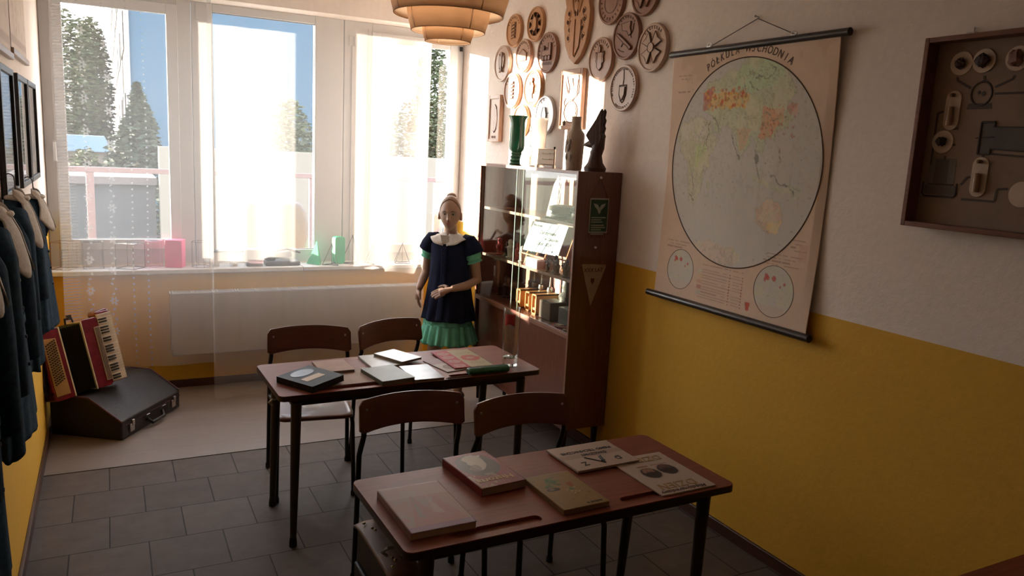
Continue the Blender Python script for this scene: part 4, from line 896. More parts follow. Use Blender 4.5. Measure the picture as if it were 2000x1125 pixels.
for k, (y, x, h) in enumerate(((4.60, 2.845, .128), (4.48, 2.850, .130), (4.36, 2.835, .135))):
    wood_clock(('open golden wood box nearest the glass joint on the bottom shelf', 'middle golden wood box on the bottom shelf', 'golden wood box nearest the cabinet end on the bottom shelf')[k], x, y, h, .17)
mb = MB(); mb.b2((2.83, 4.13, z), (2.95, 4.28, z+.12)); meta(mb.build('camera_case', mat('brown_leather_case', (.10, .055, .035), .5), bevel=.008), 'brown leather case beside the golden wood boxes', 'case')
mb = MB(); mb.b2((2.84, 3.87, z), (2.96, 4.05, z+.115)); meta(mb.build('dark_box', mat('dark_green_box', (.05, .05, .045), .4), bevel=.004), 'dark box near the cabinet end on the bottom shelf', 'box')
figurine('metal_statuette', 'slim dull metal statuette behind the golden wood boxes', 2.99, 4.21, z, .26, SIL, 2)
for k, y in enumerate((4.44, 4.56, 4.66)): figurine('candlestick', ('slender pewter candlestick right of the glass joint', 'slender pewter candlestick just left of the glass joint', 'slender pewter candlestick furthest left on the bottom shelf')[k], 3.0, y, z, .17, SIL, 2, 'pewter candlesticks on the bottom shelf', 'candlestick')
for k, (y, c2_) in enumerate(((at(1090, 565, 0, 3.02).y, 0), (at(1105, 575, 0, 3.02).y+.01, 1))):
    t = thing('small_banner', ('red bordered white banner behind the dark box', 'pale green and white banner at the cabinet end')[k], 'banner', (3.02, y, z))
    mb = MB(); mb.b2((3.018, y-.055, z+.002), (3.024, y+.055, z+.25)); mb.build('cloth', (RDM, mat('cream_card', (.72, .62, .45), .6))[k], t, world=True)
    mb = MB(); mb.b2((3.0155, y-.024, z+.05), (3.018, y+.030, z+.235)); mb.build('centre_panel', mat('green_white_print', (.80, .80, .74), .5, col2=(.10, .35, .22), scale=22), t, world=True)
for k in range(6):
    y = 4.02-.036*k; mb = MB(); mb.box((2.805+.006*(k % 2), y, z+.006+.006*(k % 2)), (.035, .05, .012), rad(17*k)); meta(mb.build('match_box', mat('box_red_%d' % (k % 3), ((.36, .10, .08), (.50, .38, .30), (.30, .07, .09))[k % 3], .5)), ('red', 'tan', 'wine red', 'second red', 'second tan', 'second wine red')[k]+' little box lying along the front of the bottom shelf', 'box', 'little boxes on the bottom shelf')
for k, (y, h) in enumerate(((4.83, .13), (4.94, .16), (5.04, .11))): figurine('dark_vase', ('dark vase behind the left glass door, nearest the joint', 'tall dark vase in the middle behind the left glass door', 'small dark vase at the far end behind the left glass door')[k], 2.93, y, z, h, BRZ, 0, 'dark vases behind the left glass door', 'vase')
mb = MB(); mb.box((2.97, 4.72, SH[1]+.07), (.006, .20, .14)); meta(mb.build('green_folder', mat('folder_green', (.10, .17, .10), .5)), 'dark green folder standing behind the left glass door', 'folder')

# --- things on top of the cabinet
z = CZ1
def lathe_thing(name, label, cat, x, y, prof, m, n=40, **k):
    mb = MB(); mb.lathe(prof, (x, y, z), n); return meta(mb.build(name, m, **k), label, cat)
GV = mat('green_glass', (.010, .14, .065), .08, var=.1, coat=.8)
def wall_prof(outer, th): return outer+[(max(r-th, .001), zz) for r, zz in reversed(outer) if zz > th]
gx = 2.835
o_ = lathe_thing('green_vase', 'tall green glass vase with beaded foot on the cabinet', 'vase', gx+.02, 4.750, wall_prof([(.001, 0), (.048, 0), (.05, .012), (.041, .022), (.047, .034), (.038, .046), (.044, .058), (.036, .070), (.041, .080), (.036, .088), (.050, .105), (.053, .13), (.050, .28), (.054, .305), (.066, .325), (.066, .330)], .004), GV)
o_ = lathe_thing('frosted_vase', 'pale frosted glass vase with small emblem on the cabinet', 'vase', gx+.06, 4.53, wall_prof([(.001, 0), (.047, 0), (.05, .01), (.051, .15), (.058, .30), (.060, .315)], .004), glass('frosted_glass', (.72, .66, .59), .32, 1.35))
mb = MB(); mb.grid(lambda u, v: Vector((gx+.06-.0545*cos((u-.5)*.7), 4.53+.0545*sin((u-.5)*.7)+.01, z+.225+.035*v)), 8, 3); q_ = mb.build('emblem', mat('emblem_brown', (.20, .10, .08), .5), None, solid=.001); 
q_.parent = o_; q_.matrix_parent_inverse = Matrix.Translation(o_.location).inverted()
t = thing('oval_plaque', 'small pale blue oval plate leaning on the frosted vase', 'plate', (gx-.01, 4.575, z))
RP = Matrix.Rotation(rad(16), 3, 'Y') @ Matrix.Rotation(rad(28), 3, 'X')
mb = MB(); Rq = RP @ Matrix.Rotation(rad(90), 3, 'Y')
mb.lathe([(.001, -.004), (.045, -.004), (.062, .003), (.062, .006), (.045, -.001), (.001, -.001)], (gx-.002, 4.575, z+.077), 36, Rq @ Matrix.Scale(1.28, 3, Vector((1, 0, 0)))); mb.build('dish', mat('porcelain_blue', (.62, .64, .72), .25), t, world=True)
mb = MB(); mb.box(Vector((gx-.002, 4.575, z+.077))+Rq@Vector((0, 0, -.0055)), (.002, .045, .055), R=RP); mb.build('painted_motif', mat('motif_blue', (.28, .30, .45), .4, col2=(.62, .64, .72), scale=60), t, world=True)
t = thing('desk_clock', 'small square white-faced clock in a light metal frame on the cabinet', 'clock', (gx-.02, 4.275, z))
RC = Matrix.Rotation(rad(50), 3, 'Z'); c_ = Vector((gx-.015, 4.275, z))
mb = MB(); mb.box(c_+Vector((0, 0, .068)), (.018, .112, .10), R=RC); mb.build('case', mat('pale_metal', (.72, .62, .50), .3, metal=.4), t, world=True, bevel=.003)
mb = MB(); mb.box(c_+RC@Vector((-.0095, 0, .068)), (.003, .096, .088), R=RC); f_ = mb.build('dial', PAPER, t, world=True)
mb = MB(); [mb.ball(c_+RC@Vector((-.0115, a, .068+b)), (.002, .0025, .0025), 8, 6) for a, b in ((.022, -.012), (-.022, -.012), (.022, .022), (-.022, .022))]; mb.build('dial_marks', INK, f_, world=True)
for s in (-1, 1):
    mb = MB(); mb.box(c_+RC@Vector((.01, s*.05, .0095)), (.05, .012, .019), R=RC); mb.build('foot', mat('pale_metal', (.72, .62, .50), .3), t, world=True)
mb = MB(); mb.box(c_+RC@Vector((0, -.05, .125)), (.012, .012, .016), R=RC); mb.build('stop_button', BK, t, world=True)
o_ = lathe_thing('stoneware_bottle', 'matt grey stoneware bottle vase with relief on the cabinet', 'vase', gx+.06, 4.065, wall_prof([(.001, 0), (.046, 0), (.049, .01), (.056, .19), (.054, .215), (.034, .242), (.029, .265), (.029, .31), (.031, .316)], .004), mat('stoneware', (.55, .47, .39), .8, bump=.2, scale=60))
mb = MB(); 
for k in range(9): a = -.5+.13*k; r0 = .053; mb.ball((gx+.06-r0*cos(a), 4.065+r0*sin(a)+.0, z+.07+.10*abs(sin(k*1.9))), (.005, .012, .022), 8, 6)
q_ = mb.build('relief', mat('relief_grey', (.25, .20, .16), .8)); q_.parent = o_; q_.matrix_parent_inverse = Matrix.Translation(o_.location).inverted()
t = thing('eagle_carving', 'dark carved wooden eagle on a stump at the cabinet end', 'sculpture', (2.93, 3.885, z))
CW = wood('carved_dark_wood', (.075, .025, .014), (.035, .012, .008), 2, rough=.5, bump=.4)
U_, V_, O_ = Vector((.50, -.87, 0)), Vector((0, 0, 1)), Vector((2.93, 3.885, z))
mb = MB()
# stump and body seen side-on, wings raised
mb.lathe([(.062, 0), (.066, .02), (.045, .05), (.036, .09), (.034, .12)], O_, 20)
mb.tube([O_+U_*.0+V_*.09, O_+U_*.012+V_*.14, O_+U_*.018+V_*.19, O_+U_*.02+V_*.225], [.034, .038, .033, .02], 16)
mb.ball(O_-U_*.015+V_*.155, (.022, .03, .02), 14, 10)
mb.build('body', CW, t, world=True)
mb = MB(); mb.tube([O_-U_*.005+V_*.16, O_-U_*.045+V_*.157, O_-U_*.088+V_*.150], [.03, .022, .004], 14); mb.build('head', CW, t, world=True)
for s, lab in ((0, 'wing'), (1, 'wing')):
    off = Vector((.87, .50, 0))*(.02 if s else -.018); mb = MB()
    mb.prism([(-.020, .15), (-.06, .205), (-.05, .225), (-.026, .26), (.0, .30), (.022, .345), (.034, .362), (.044, .345), (.040, .31), (.048, .295), (.040, .265), (.048, .25), (.04, .222), (.05, .205), (.044, .18), (.03, .15)], O_+off, U_, V_, .016); w_ = mb.build(lab, CW, t, world=True, bevel=.005)
    mb = MB(); [mb.tube([O_+off+U_*(.005+.008*k)+V_*(.19+.01*k)-U_.cross(V_)*.003, O_+off+U_*(.02+.006*k)+V_*(.31+.006*k)-U_.cross(V_)*.003], .003, 6) for k in range(3)]; mb.build('feather_ridges', CW, w_, world=True)

# --- pennants and push-pins on the cabinet side (faces -y)
YS = CY0
def side(px, py): p = at(px, py, 1, YS-.002); return p
def pin(px, py, label):
    p = side(px, py); mb = MB(); mb.lathe([(.0005, .012), (.007, .011), (.008, .005), (.004, .0)], (p.x, YS, p.z), 12, Matrix.Rotation(rad(90), 3, 'X')); meta(mb.build('push_pin', mat('pin_white', (.75, .70, .66), .4)), label, 'pin', 'white pins on the cabinet side')
pin(1173, 347, 'white pin at the top of the cabinet side, holding the green banner cord'); pin(1162, 483, 'white pin between the green banner and the triangular pennant')
a_, b_, c_, d_ = side(1155, 387), side(1189, 389), side(1182, 456), side(1149, 455)
t = thing('green_banner', 'small green banner with pale print hanging on the cabinet side', 'banner', ((a_.x+b_.x)/2, YS-.004, d_.z))
wB = b_.x-a_.x; hB = a_.z-d_.z; x0B = a_.x-.004; 
mb = MB(); mb.b2((x0B-.004, YS-.006, d_.z), (x0B+wB+.004, YS-.001, a_.z)); mb.build('border', mat('banner_cream', (.45, .40, .33), .8), t, world=True)
mb = MB(); mb.b2((x0B+.002, YS-.0075, d_.z+.008), (x0B+wB-.002, YS-.006, a_.z-.008)); mb.build('field', mat('banner_green', (.035, .085, .05), .7), t, world=True)
cx_ = x0B+wB/2
mb = MB(); 
for s in (-1, 1): mb.prism([(0, -.012), (s*.012, .008), (s*.042, .016), (s*.034, -.002), (s*.014, -.022)], (cx_, YS-.0078, a_.z-.045), (1, 0, 0), (0, 0, 1), .001)
mb.prism([(-.012, 0), (.012, 0), (.010, -.02), (0, -.032), (-.010, -.02)], (cx_, YS-.0078, a_.z-.06), (1, 0, 0), (0, 0, 1), .001)
for k in range(8): mb.b2((x0B+.010, YS-.0080, a_.z-.115-.013*k-(.006 if k > 2 else 0)), (x0B+wB-.012-.02*((k*3) % 4)*.5, YS-.0072, a_.z-.109-.013*k-(.006 if k > 2 else 0)))
mb.build('printed_emblem', mat('banner_print', (.42, .45, .36), .7), t, world=True)
mb = MB(); [mb.tube([(x0B+wB*(k+.5)/9, YS-.004, d_.z), (x0B+wB*(k+.5)/9+.001, YS-.004, d_.z-.026)], .0028, 6) for k in range(9)]; mb.build('fringe', mat('fringe_pink', (.30, .16, .12), .8), t, world=True)
pp = side(1173, 347); mb = MB(); mb.tube([(x0B, YS-.004, a_.z), (pp.x, YS-.006, pp.z), (x0B+wB, YS-.004, a_.z)], .0016, 6); mb.build('cord', mat('cord_red', (.25, .05, .04), .7), t, world=True)
p1, p2, p3 = side(1136, 516), side(1184, 517), side(1153, 598)
t = thing('triangular_pennant', 'cream triangular pennant with dark lettering on the cabinet side', 'pennant', ((p1.x+p2.x)/2, YS-.003, p3.z))
mb = MB(); mb.prism([(p1.x, p1.z), (p2.x, p2.z), (p2.x-.002, p2.z-.012), (p3.x, p3.z)], (0, YS, 0), (1, 0, 0), (0, 0, 1), .003); mb.build('cloth', mat('pennant_cream', (.46, .34, .26), .8), t, world=True)
pm = (p1+p2)/2; lettering('pennant_lettering', 'XXX LAT', (pm.x-.003, YS-.0045, pm.z-.034), (1, 0, 0), (0, 0, 1), .032, INKB, t)
mb = MB(); mb.prism([(-.013, .012), (.013, .012), (.012, -.008), (0, -.024), (-.012, -.008)], (pm.x-.005, YS-.0042, pm.z-.095), (1, 0, 0), (0, 0, 1), .001); mb.build('crest', INKB, t, world=True)
mb = MB(); mb.ball((p2.x-.006, YS-.005, p2.z-.006), .004, 8, 6); mb.build('tack', mat('tack_red', (.4, .05, .05), .4), t, world=True)

# ================================================================ WALL PLAQUES (right wall)
PWOOD = [wood('plaque_golden', (.52, .27, .12), (.42, .20, .085), 2, rough=.5), wood('plaque_tan', (.47, .28, .18), (.38, .21, .13), 2, rough=.5), wood('plaque_brown', (.30, .145, .085), (.23, .105, .06), 2, rough=.5), wood('plaque_pale', (.55, .39, .29), (.46, .31, .22), 2, rough=.5), mat('plaque_silver', (.70, .69, .70), .35, metal=.35)]
DKL = mat('carved_line', (.10, .045, .028), .7)
XW = W-.001
def wy(y, z): return Vector((XW, y, z))
UP = Vector((0, -1, 0)); VP = Vector((0, 0, 1))
def plaque(label, y, z, r, wi, kind, th=.026, dark=0):
    t = thing('wall_plaque', label, 'plaque', (XW-th/2, y, z-r), group='carved plaques on the right wall')
    Rm = Matrix.Rotation(rad(-90), 3, 'Y'); c = Vector((XW, y, z)); m = PWOOD[wi]
    mb = MB(); mb.lathe([(r*.985, 0), (r, .006), (r, th-.005), (r*.975, th), (r*.90, th), (r*.87, th-.006), (.0005, th-.006)], c, 56, Rm); mb.build('disc', m, t, world=True)
    F0 = c-Vector((th-.007, 0, 0)); mb = MB(); mk = MB()
    def P(poly, h=.006, b=mb, k=1.0):
        b.prism([(q[0]*r*k, q[1]*r*k) for q in poly], F0, UP, VP, abs(h)*1.5); z_ = [F0+UP*(q[0]*r)+VP*(q[1]*r)-Vector((abs(h)*1.5, 0, 0)) for q in poly]; mk.tube(z_+z_[:1], .014*r, 5)
    def Ln(pts, w_, b=mb): b.tube([F0+UP*(p[0]*r)+VP*(p[1]*r)-Vector((.0022 if b is mk else 0, 0, 0)) for p in pts], w_*r, 6)
    def rim(a0, a1, nn, rr=.79):
        for k in range(nn):
            a = rad(a0+(a1-a0)*k/max(nn-1, 1)); o = Vector((cos(a)*rr, sin(a)*rr)); d = Vector((cos(a), sin(a))); e = Vector((-d.y, d.x)); v = (k*7) % 5
            Ln([o-d*.055+e*.02, o+d*.055+e*.02], .011, mk)
            if v in (0, 1, 3): Ln([o+d*.055+e*.02, o+d*.05-e*.03], .010, mk)
            if v in (1, 2, 4): Ln([o-d*.05+e*.02, o-d*.055-e*.03], .010, mk)
            if v in (0, 2): Ln([o+d*.02+e*.02, o-d*.05-e*.03], .010, mk)
    if kind == 'eagle':
        for s in (-1, 1):
            P([(s*.05, .2), (s*.25, .55), (s*.34, .2), (s*.30, -.05), (s*.22, -.3), (s*.06, -.1)], .006*s)
            P([(s*.05, -.1), (s*.22, -.5), (s*.05, -.35)], .006*s)
        P([(-.07, .62), (.07, .62), (.10, .1), (.05, -.45), (-.05, -.45), (-.10, .1)], .009)
        for s in (-1, 1):
            for k in range(4): Ln([(s*(.12+.05*k), .3-.05*k), (s*(.14+.05*k), -.12-.04*k)], .010, mk)
    if kind == 'ovalring':
        for k in range(8): a = 2*PI*k/8; P([(.5*cos(a+q)*(.9 if i % 2 else 1.35), .5*sin(a+q)*(.9 if i % 2 else 1.35)) for i, q in enumerate((-.28, -.1, 0, .1, .28))]+[(.40*cos(a), .40*sin(a))], .005)
        P([(.26*cos(a), .42*sin(a)) for a in [2*PI*i/24 for i in range(24)]], .008); Ln([(.36*cos(a), .52*sin(a)) for a in [2*PI*i/24 for i in range(25)]], .016, mk)
    if kind == 'stripes':
        for k in range(5): P([(-.22, .45-.2*k), (.22, .50-.2*k), (.20, .38-.2*k), (-.20, .33-.2*k)], .006)
        Ln([(-.3, .5), (-.26, -.5)], .016, mk); Ln([(.3, .5), (.26, -.5)], .016, mk); rim(30, 150, 9)
    if kind == 'locomotive':
        P([(-.45, -.15), (.45, -.15), (.45, .45), (.2, .45), (.2, .12), (-.45, .12)], .007); P([(-.35, .12), (-.35, .35), (-.22, .35), (-.22, .12)], .007)
        for x in (-.3, .0, .3): P([(x+.13*cos(a), -.26+.13*sin(a)) for a in [2*PI*i/16 for i in range(16)]], .008)
        Ln([(.22*cos(a)-.05, .02+.22*sin(a)) for a in [2*PI*i/20 for i in range(21)]], .02, mk); Ln([(.13*cos(a)-.05, .02+.13*sin(a)) for a in [2*PI*i/20 for i in range(21)]], .02, mk); rim(20, 200, 13)
        for k in range(5): Ln([(-.55, -.45-.03*k), (.5, -.48-.03*k)], .008, mk)
    if kind == 'building':
        P([(-.45, -.3), (.45, -.3), (.45, .15), (0, .40), (-.45, .15)], .006)
        for k in range(4): Ln([(-.3+.2*k, -.3), (-.3+.2*k, .15)], .018, mk)
        Ln([(-.5, .15), (.5, .15)], .018, mk); rim(30, 150, 10); rim(215, 325, 8)
    if kind == 'cross':
        for k in range(4):
            a = PI/4+k*PI/2+(.0); R2 = lambda x, y: (x*cos(a)-y*sin(a), x*sin(a)+y*cos(a)); P([R2(.12, -.1), R2(.62, -.30), R2(.55, 0), R2(.62, .30), R2(.12, .1)], .007)
            b = a+PI/4
            for q in (-.12, 0, .12): Ln([(.2*cos(b+q), .2*sin(b+q)), (.6*cos(b+q), .6*sin(b+q))], .016)
            Ln([R2(.2, -.16), R2(.6, -.30)], .014, mk); Ln([R2(.2, .16), R2(.6, .30)], .014, mk); Ln([R2(.6, -.28), R2(.54, 0), R2(.6, .28)], .014, mk)
        P([(.2*cos(a), .2*sin(a)) for a in [2*PI*i/20 for i in range(20)]], .010); rim(50, 130, 8, .82)
    if kind == 'torch':
        P([(-.20, .30), (.20, .30), (.20, -.35), (0, -.5), (-.20, -.35)], .006); P([(-.06, .3), (.06, .3), (.08, .5), (.0, .66), (-.08, .5)], .009)
        Ln([(-.2, .3), (-.2, -.35), (0, -.5), (.2, -.35), (.2, .3)], .024, mk); Ln([(-.09, .15), (.08, .05), (-.06, -.1), (.09, -.2)], .03, mk); Ln([(0, .3), (0, .5)], .015, mk); rim(40, 140, 9)
        for s in (-1, 1): P([(s*.2, .25), (s*.33, .35), (s*.28, .1), (s*.33, -.1), (s*.2, -.2)], .006*s)
    if kind == 'rifle':
        P([(-.62, .08), (-.55, .16), (.05, -.20), (.50, -.50), (.42, -.62), (.22, -.45), (-.05, -.30)], .008); Ln([(-.62, .13), (.0, -.18), (.46, -.55)], .020, mk); Ln([(-.2, -.3), (-.3, -.42)], .03, mk)
        P([(-.35, .55), (.35, .60), (.30, .35), (.42, .10), (.25, .0), (.1, .2), (-.25, .25)], .005); Ln([(.55, .5), (.5, .2), (.35, .0), (.42, -.1)], .020, mk); Ln([(-.3, .45), (.2, .5)], .014, mk); rim(45, 135, 8, .84)
        Ln([(-.55, -.5), (-.3, -.62), (-.1, -.65)], .02, mk)
    if kind == 'shield':
        Ln([(-.26, .12), (.26, .12), (.24, -.30), (.10, -.56), (0, -.62), (-.10, -.56), (-.24, -.30), (-.26, .12)], .026, mk); P([(-.2, .06), (.2, .06), (.18, -.28), (0, -.52), (-.18, -.28)], .006)
        Ln([(0, .12), (.03, .40), (.0, .78)], .018, mk); Ln([(-.12, -.02), (.0, -.16), (.12, -.02), (0, .0)], .022, mk); Ln([(-.1, -.3), (.1, -.24)], .02, mk); Ln([(-.07, -.4), (.07, -.36)], .02, mk)
        rim(35, 150, 16, .84); rim(165, 200, 6, .84); rim(235, 305, 9, .84); rim(330, 385, 8, .84)
    if kind == 'figure':
        P([(-.16, -.3), (.14, -.3), (.2, .1), (.08, .3), (-.10, .28), (-.2, .05)], .007); P([(.10*cos(a), .42+.12*sin(a)) for a in [2*PI*i/14 for i in range(14)]], .008)
        Ln([(-.30, .35), (-.30, -.15)], .018, mk); Ln([(.34, .2), (.34, -.25)], .018, mk); Ln([(.1, .3), (-.05, .1), (.12, -.05), (-.08, -.3)], .028, mk); Ln([(0, -.3), (.05, -.55)], .04, mk); rim(40, 140, 11, .80); rim(250, 290, 4, .80)
    if kind == 'plain': rim(0, 340, 20, .74); Ln([(.5*cos(a), .5*sin(a)) for a in [2*PI*i/24 for i in range(25)]], .01, mk)
    if kind == 'tail':
        P([(-.12, -.5), (.12, -.5), (.25, 0), (.1, .4), (-.1, .4), (-.25, 0)], .006); Ln([(-.1, -.2), (-.18, -.5)], .03, mk); Ln([(.12, -.15), (.2, -.5)], .03, mk); rim(100, 260, 9, .80); Ln([(.2, .1), (.4, .1)], .02, mk)
    if mb.v: mb.build('relief', m, t, world=True, bevel=0)
    if mk.v: mk.build('carved_lines', DKL if wi != 4 else mat('silver_line', (.22, .22, .24), .5), t, world=True)
for a in ((5.271, 2.717, .117, 0, 'stripes', 'golden round plaque nearest the window in the top row'),
          (4.946, 2.726, .117, 0, 'ovalring', 'golden round plaque with petal ring around an oval'),
          (4.756, 2.518, .135, 2, 'locomotive', 'brown round plaque with a carved engine and wheels'),
          (5.441, 2.497, .132, 3, 'eagle', 'pale round plaque with carved eagle, nearest the window'),
          (5.101, 2.526, .115, 1, 'building', 'tan round plaque with a carved building, half in sunlight'),
          (5.257, 2.290, .129, 1, 'stripes', 'tan round plaque with stacked bars below the eagle plaque'),
          (4.936, 2.294, .130, 0, 'figure', 'sunlit golden round plaque with a figure and lettered rim'),
          (5.094, 2.070, .116, 0, 'plain', 'round plaque half hidden behind the green vase'),
          (4.746, 2.104, .130, 4, 'tail', 'shiny silver round plaque above the frosted vase'),
          (4.095, 2.423, .130, 1, 'torch', 'tan round plaque with a torch on a shield'),
          (3.843, 2.532, .131, 2, 'rifle', 'reddish brown round plaque with a carved rifle'),
          (3.587, 2.446, .131, 3, 'cross', 'pale brown round plaque with a flared cross, nearest the map'),
          (4.021, 2.747, .132, 2, 'plain', 'brown round plaque above the rifle one, cut by the top of the photo'),
          (3.688, 2.750, .126, 2, 'cross', 'dark brown round plaque with cross, cut by the top of the photo'),
          (3.836, 2.242, .133, 3, 'shield', 'pale pinkish round plaque with a dark-lined shield and lettered rim')):
    plaque(a[5], a[0], a[1], a[2], a[3], a[4])
def rect_plaque(label, ya, yb, za, zb, wi, style):
    t = thing('wall_plaque', label, 'plaque', (XW-.015, (ya+yb)/2, za), group='carved plaques on the right wall'); th = .034; m = PWOOD[wi]; O = Vector((XW-th+.008, (ya+yb)/2, (za+zb)/2)); w_, h_ = (yb-ya)/2, (zb-za)/2
    mb = MB(); mb.b2((XW-th+.008, ya, za), (XW, yb, zb)); mb.build('board', m, t, world=True, bevel=.006)
    f = .022; mb = MB(); mb.b2((XW-th, ya, za), (XW-th+.009, ya+f, zb)); mb.b2((XW-th, yb-f, za), (XW-th+.009, yb, zb)); mb.b2((XW-th, ya+f, za), (XW-th+.009, yb-f, za+f)); mb.b2((XW-th, ya+f, zb-f-.008), (XW-th+.009, yb-f, zb)); mb.build('rim', m, t, world=True, bevel=.003)
    mk = MB(); mb = MB(); Ln = lambda pts, q=.0035: mk.tube([O+UP*p[0]*w_+VP*p[1]*h_-Vector((.001, 0, 0)) for p in pts], q, 6)
    for k in range(7): Ln([(-.75+.22*k, .90), (-.64+.22*k, .96), (-.53+.22*k, .90)], .0022)
    if style == 'wing':
        Ln([(-.40, .78), (-.28, .55), (-.16, .42), (-.22, .2)]); Ln([(-.55, .6), (-.3, .3), (-.2, .2)], .0025); Ln([(-.5, .5), (-.3, .22)], .0025); Ln([(.62, .78), (.70, .5), (.68, .2), (.35, .05), (.2, -.05), (-.1, 0.0)])
        Ln([(.1, .7), (.15, .5), (.05, .3), (.12, .1)]); Ln([(.60*cos(a)+.05, -.42+.36*sin(a)) for a in [2*PI*i/28 for i in range(29)]]); Ln([(-.45, .05), (-.6, -.1), (-.5, -.22)]); Ln([(-.6, -.78), (-.45, -.7), (-.5, -.88)]); Ln([(.5, -.8), (.6, -.72), (.66, -.85)])
        mb.prism([(-.1*w_, -.1*h_), (.55*w_, .1*h_), (.6*w_, .65*h_), (.25*w_, .4*h_), (.05*w_, .7*h_), (0, .3*h_)], O, UP, VP, .005); mb.prism([(.5*w_*cos(a)+.05*w_, -.42*h_+.28*h_*sin(a)) for a in [2*PI*i/28 for i in range(28)]], O, UP, VP, .004)
    else:
        Ln([(.05, .6), (.3, .5), (.35, .15), (.1, .0), (.3, -.12), (.35, -.45), (.05, -.6), (-.2, -.5)]); Ln([(0, .5), (0, .1)]); Ln([(.0, -.1), (.05, -.5)]); mb.prism([(.5*w_*cos(a), .55*h_*sin(a)) for a in [2*PI*i/24 for i in range(24)]], O, UP, VP, .004)
        for k in range(4): Ln([(-.3+.2*k, -.75), (-.3+.2*k, -.84)], .003)
    mb.build('relief', m, t, world=True); mk.build('carved_lines', DKL, t, world=True)
rect_plaque('tall rectangular plaque with carved winged motif above the stoneware bottle', 4.265, 4.535, 2.01, 2.385, 1, 'wing')
rect_plaque('narrow pale rectangular plaque nearest the window, half in sunlight', 5.42, 5.62, 1.915, 2.268, 3, 'curl')
t = thing('wall_plaque', 'large golden shield-shaped plaque with carved crest, top middle', 'plaque', (XW-.015, 4.385, 2.415), group='carved plaques on the right wall')
SHP = [(0, -.215), (.07, -.17), (.125, -.09), (.152, .02), (.155, .10), (.135, .15), (.152, .19), (.150, .22), (.115, .24), (.10, .30), (.13, .33), (.10, .40), (-.10, .40), (-.13, .33), (-.10, .30), (-.115, .24), (-.150, .22), (-.152, .19), (-.135, .15), (-.155, .10), (-.152, .02), (-.125, -.09), (-.07, -.17)]
O = Vector((XW, 4.385, 2.63)); mb = MB(); mb.prism(SHP, O, UP, VP, .030); mb.build('board', PWOOD[0], t, world=True, bevel=.005)
mb = MB(); O2 = O-Vector((.0295, 0, 0))
for s in (-1, 1):
    mb.prism([(s*.01, -.16), (s*.05, -.11), (s*.065, 0), (s*.06, .05), (s*.01, .06)], O2, UP, VP, .008)
    for k in range(4): a = .075+.012*(k % 2)+.012*(k < 2); mb.tube([O2+UP*(s*(a+.018*cos(q)))+VP*(.10-.05*k+.022*sin(q)) for q in [2*PI*i/12 for i in range(10)]], .0048, 6)
    mb.tube([O2+UP*s*.03+VP*.10, O2+UP*s*.055+VP*.17, O2+UP*s*.035+VP*.24, O2+UP*s*.06+VP*.33], [.008, .01, .009, .006], 8)
mb.ball(O2+VP*.14, (.012, .03, .035), 14, 10); mb.build('relief', PWOOD[0], t, world=True)
mk = MB()
for s in (-1, 1):
    mk.tube([O2+UP*s*.012+VP*.08-Vector((.004, 0, 0)), O2+UP*s*.02+VP*.2-Vector((.004, 0, 0)), O2+UP*s*.012+VP*.34-Vector((.004, 0, 0))], .003, 6)
    mk.tube([O2+UP*s*.070+VP*.06, O2+UP*s*.072+VP*-.02, O2+UP*s*.05+VP*-.12, O2+VP*-.172], .003, 6)
    for k in range(4): a = .075+.012*(k % 2)+.012*(k < 2); mk.tube([O2+UP*(s*(a+.009*cos(q)))+VP*(.10-.05*k+.011*sin(q))-Vector((.003, 0, 0)) for q in [2*PI*i/8 for i in range(9)]], .0025, 5)
mk.build('carved_lines', DKL, t, world=True)
p = at(1318, 109, 0, W-.02); mb = MB(); mb.lathe([(.012, 0), (.013, .012), (.009, .022), (.0005, .024)], (W, p.y, p.z), 14, Matrix.Rotation(rad(-90), 3, 'Y')); meta(mb.build('wall_hook', STEEL), 'small dark hook in the wall beside the map', 'hook')

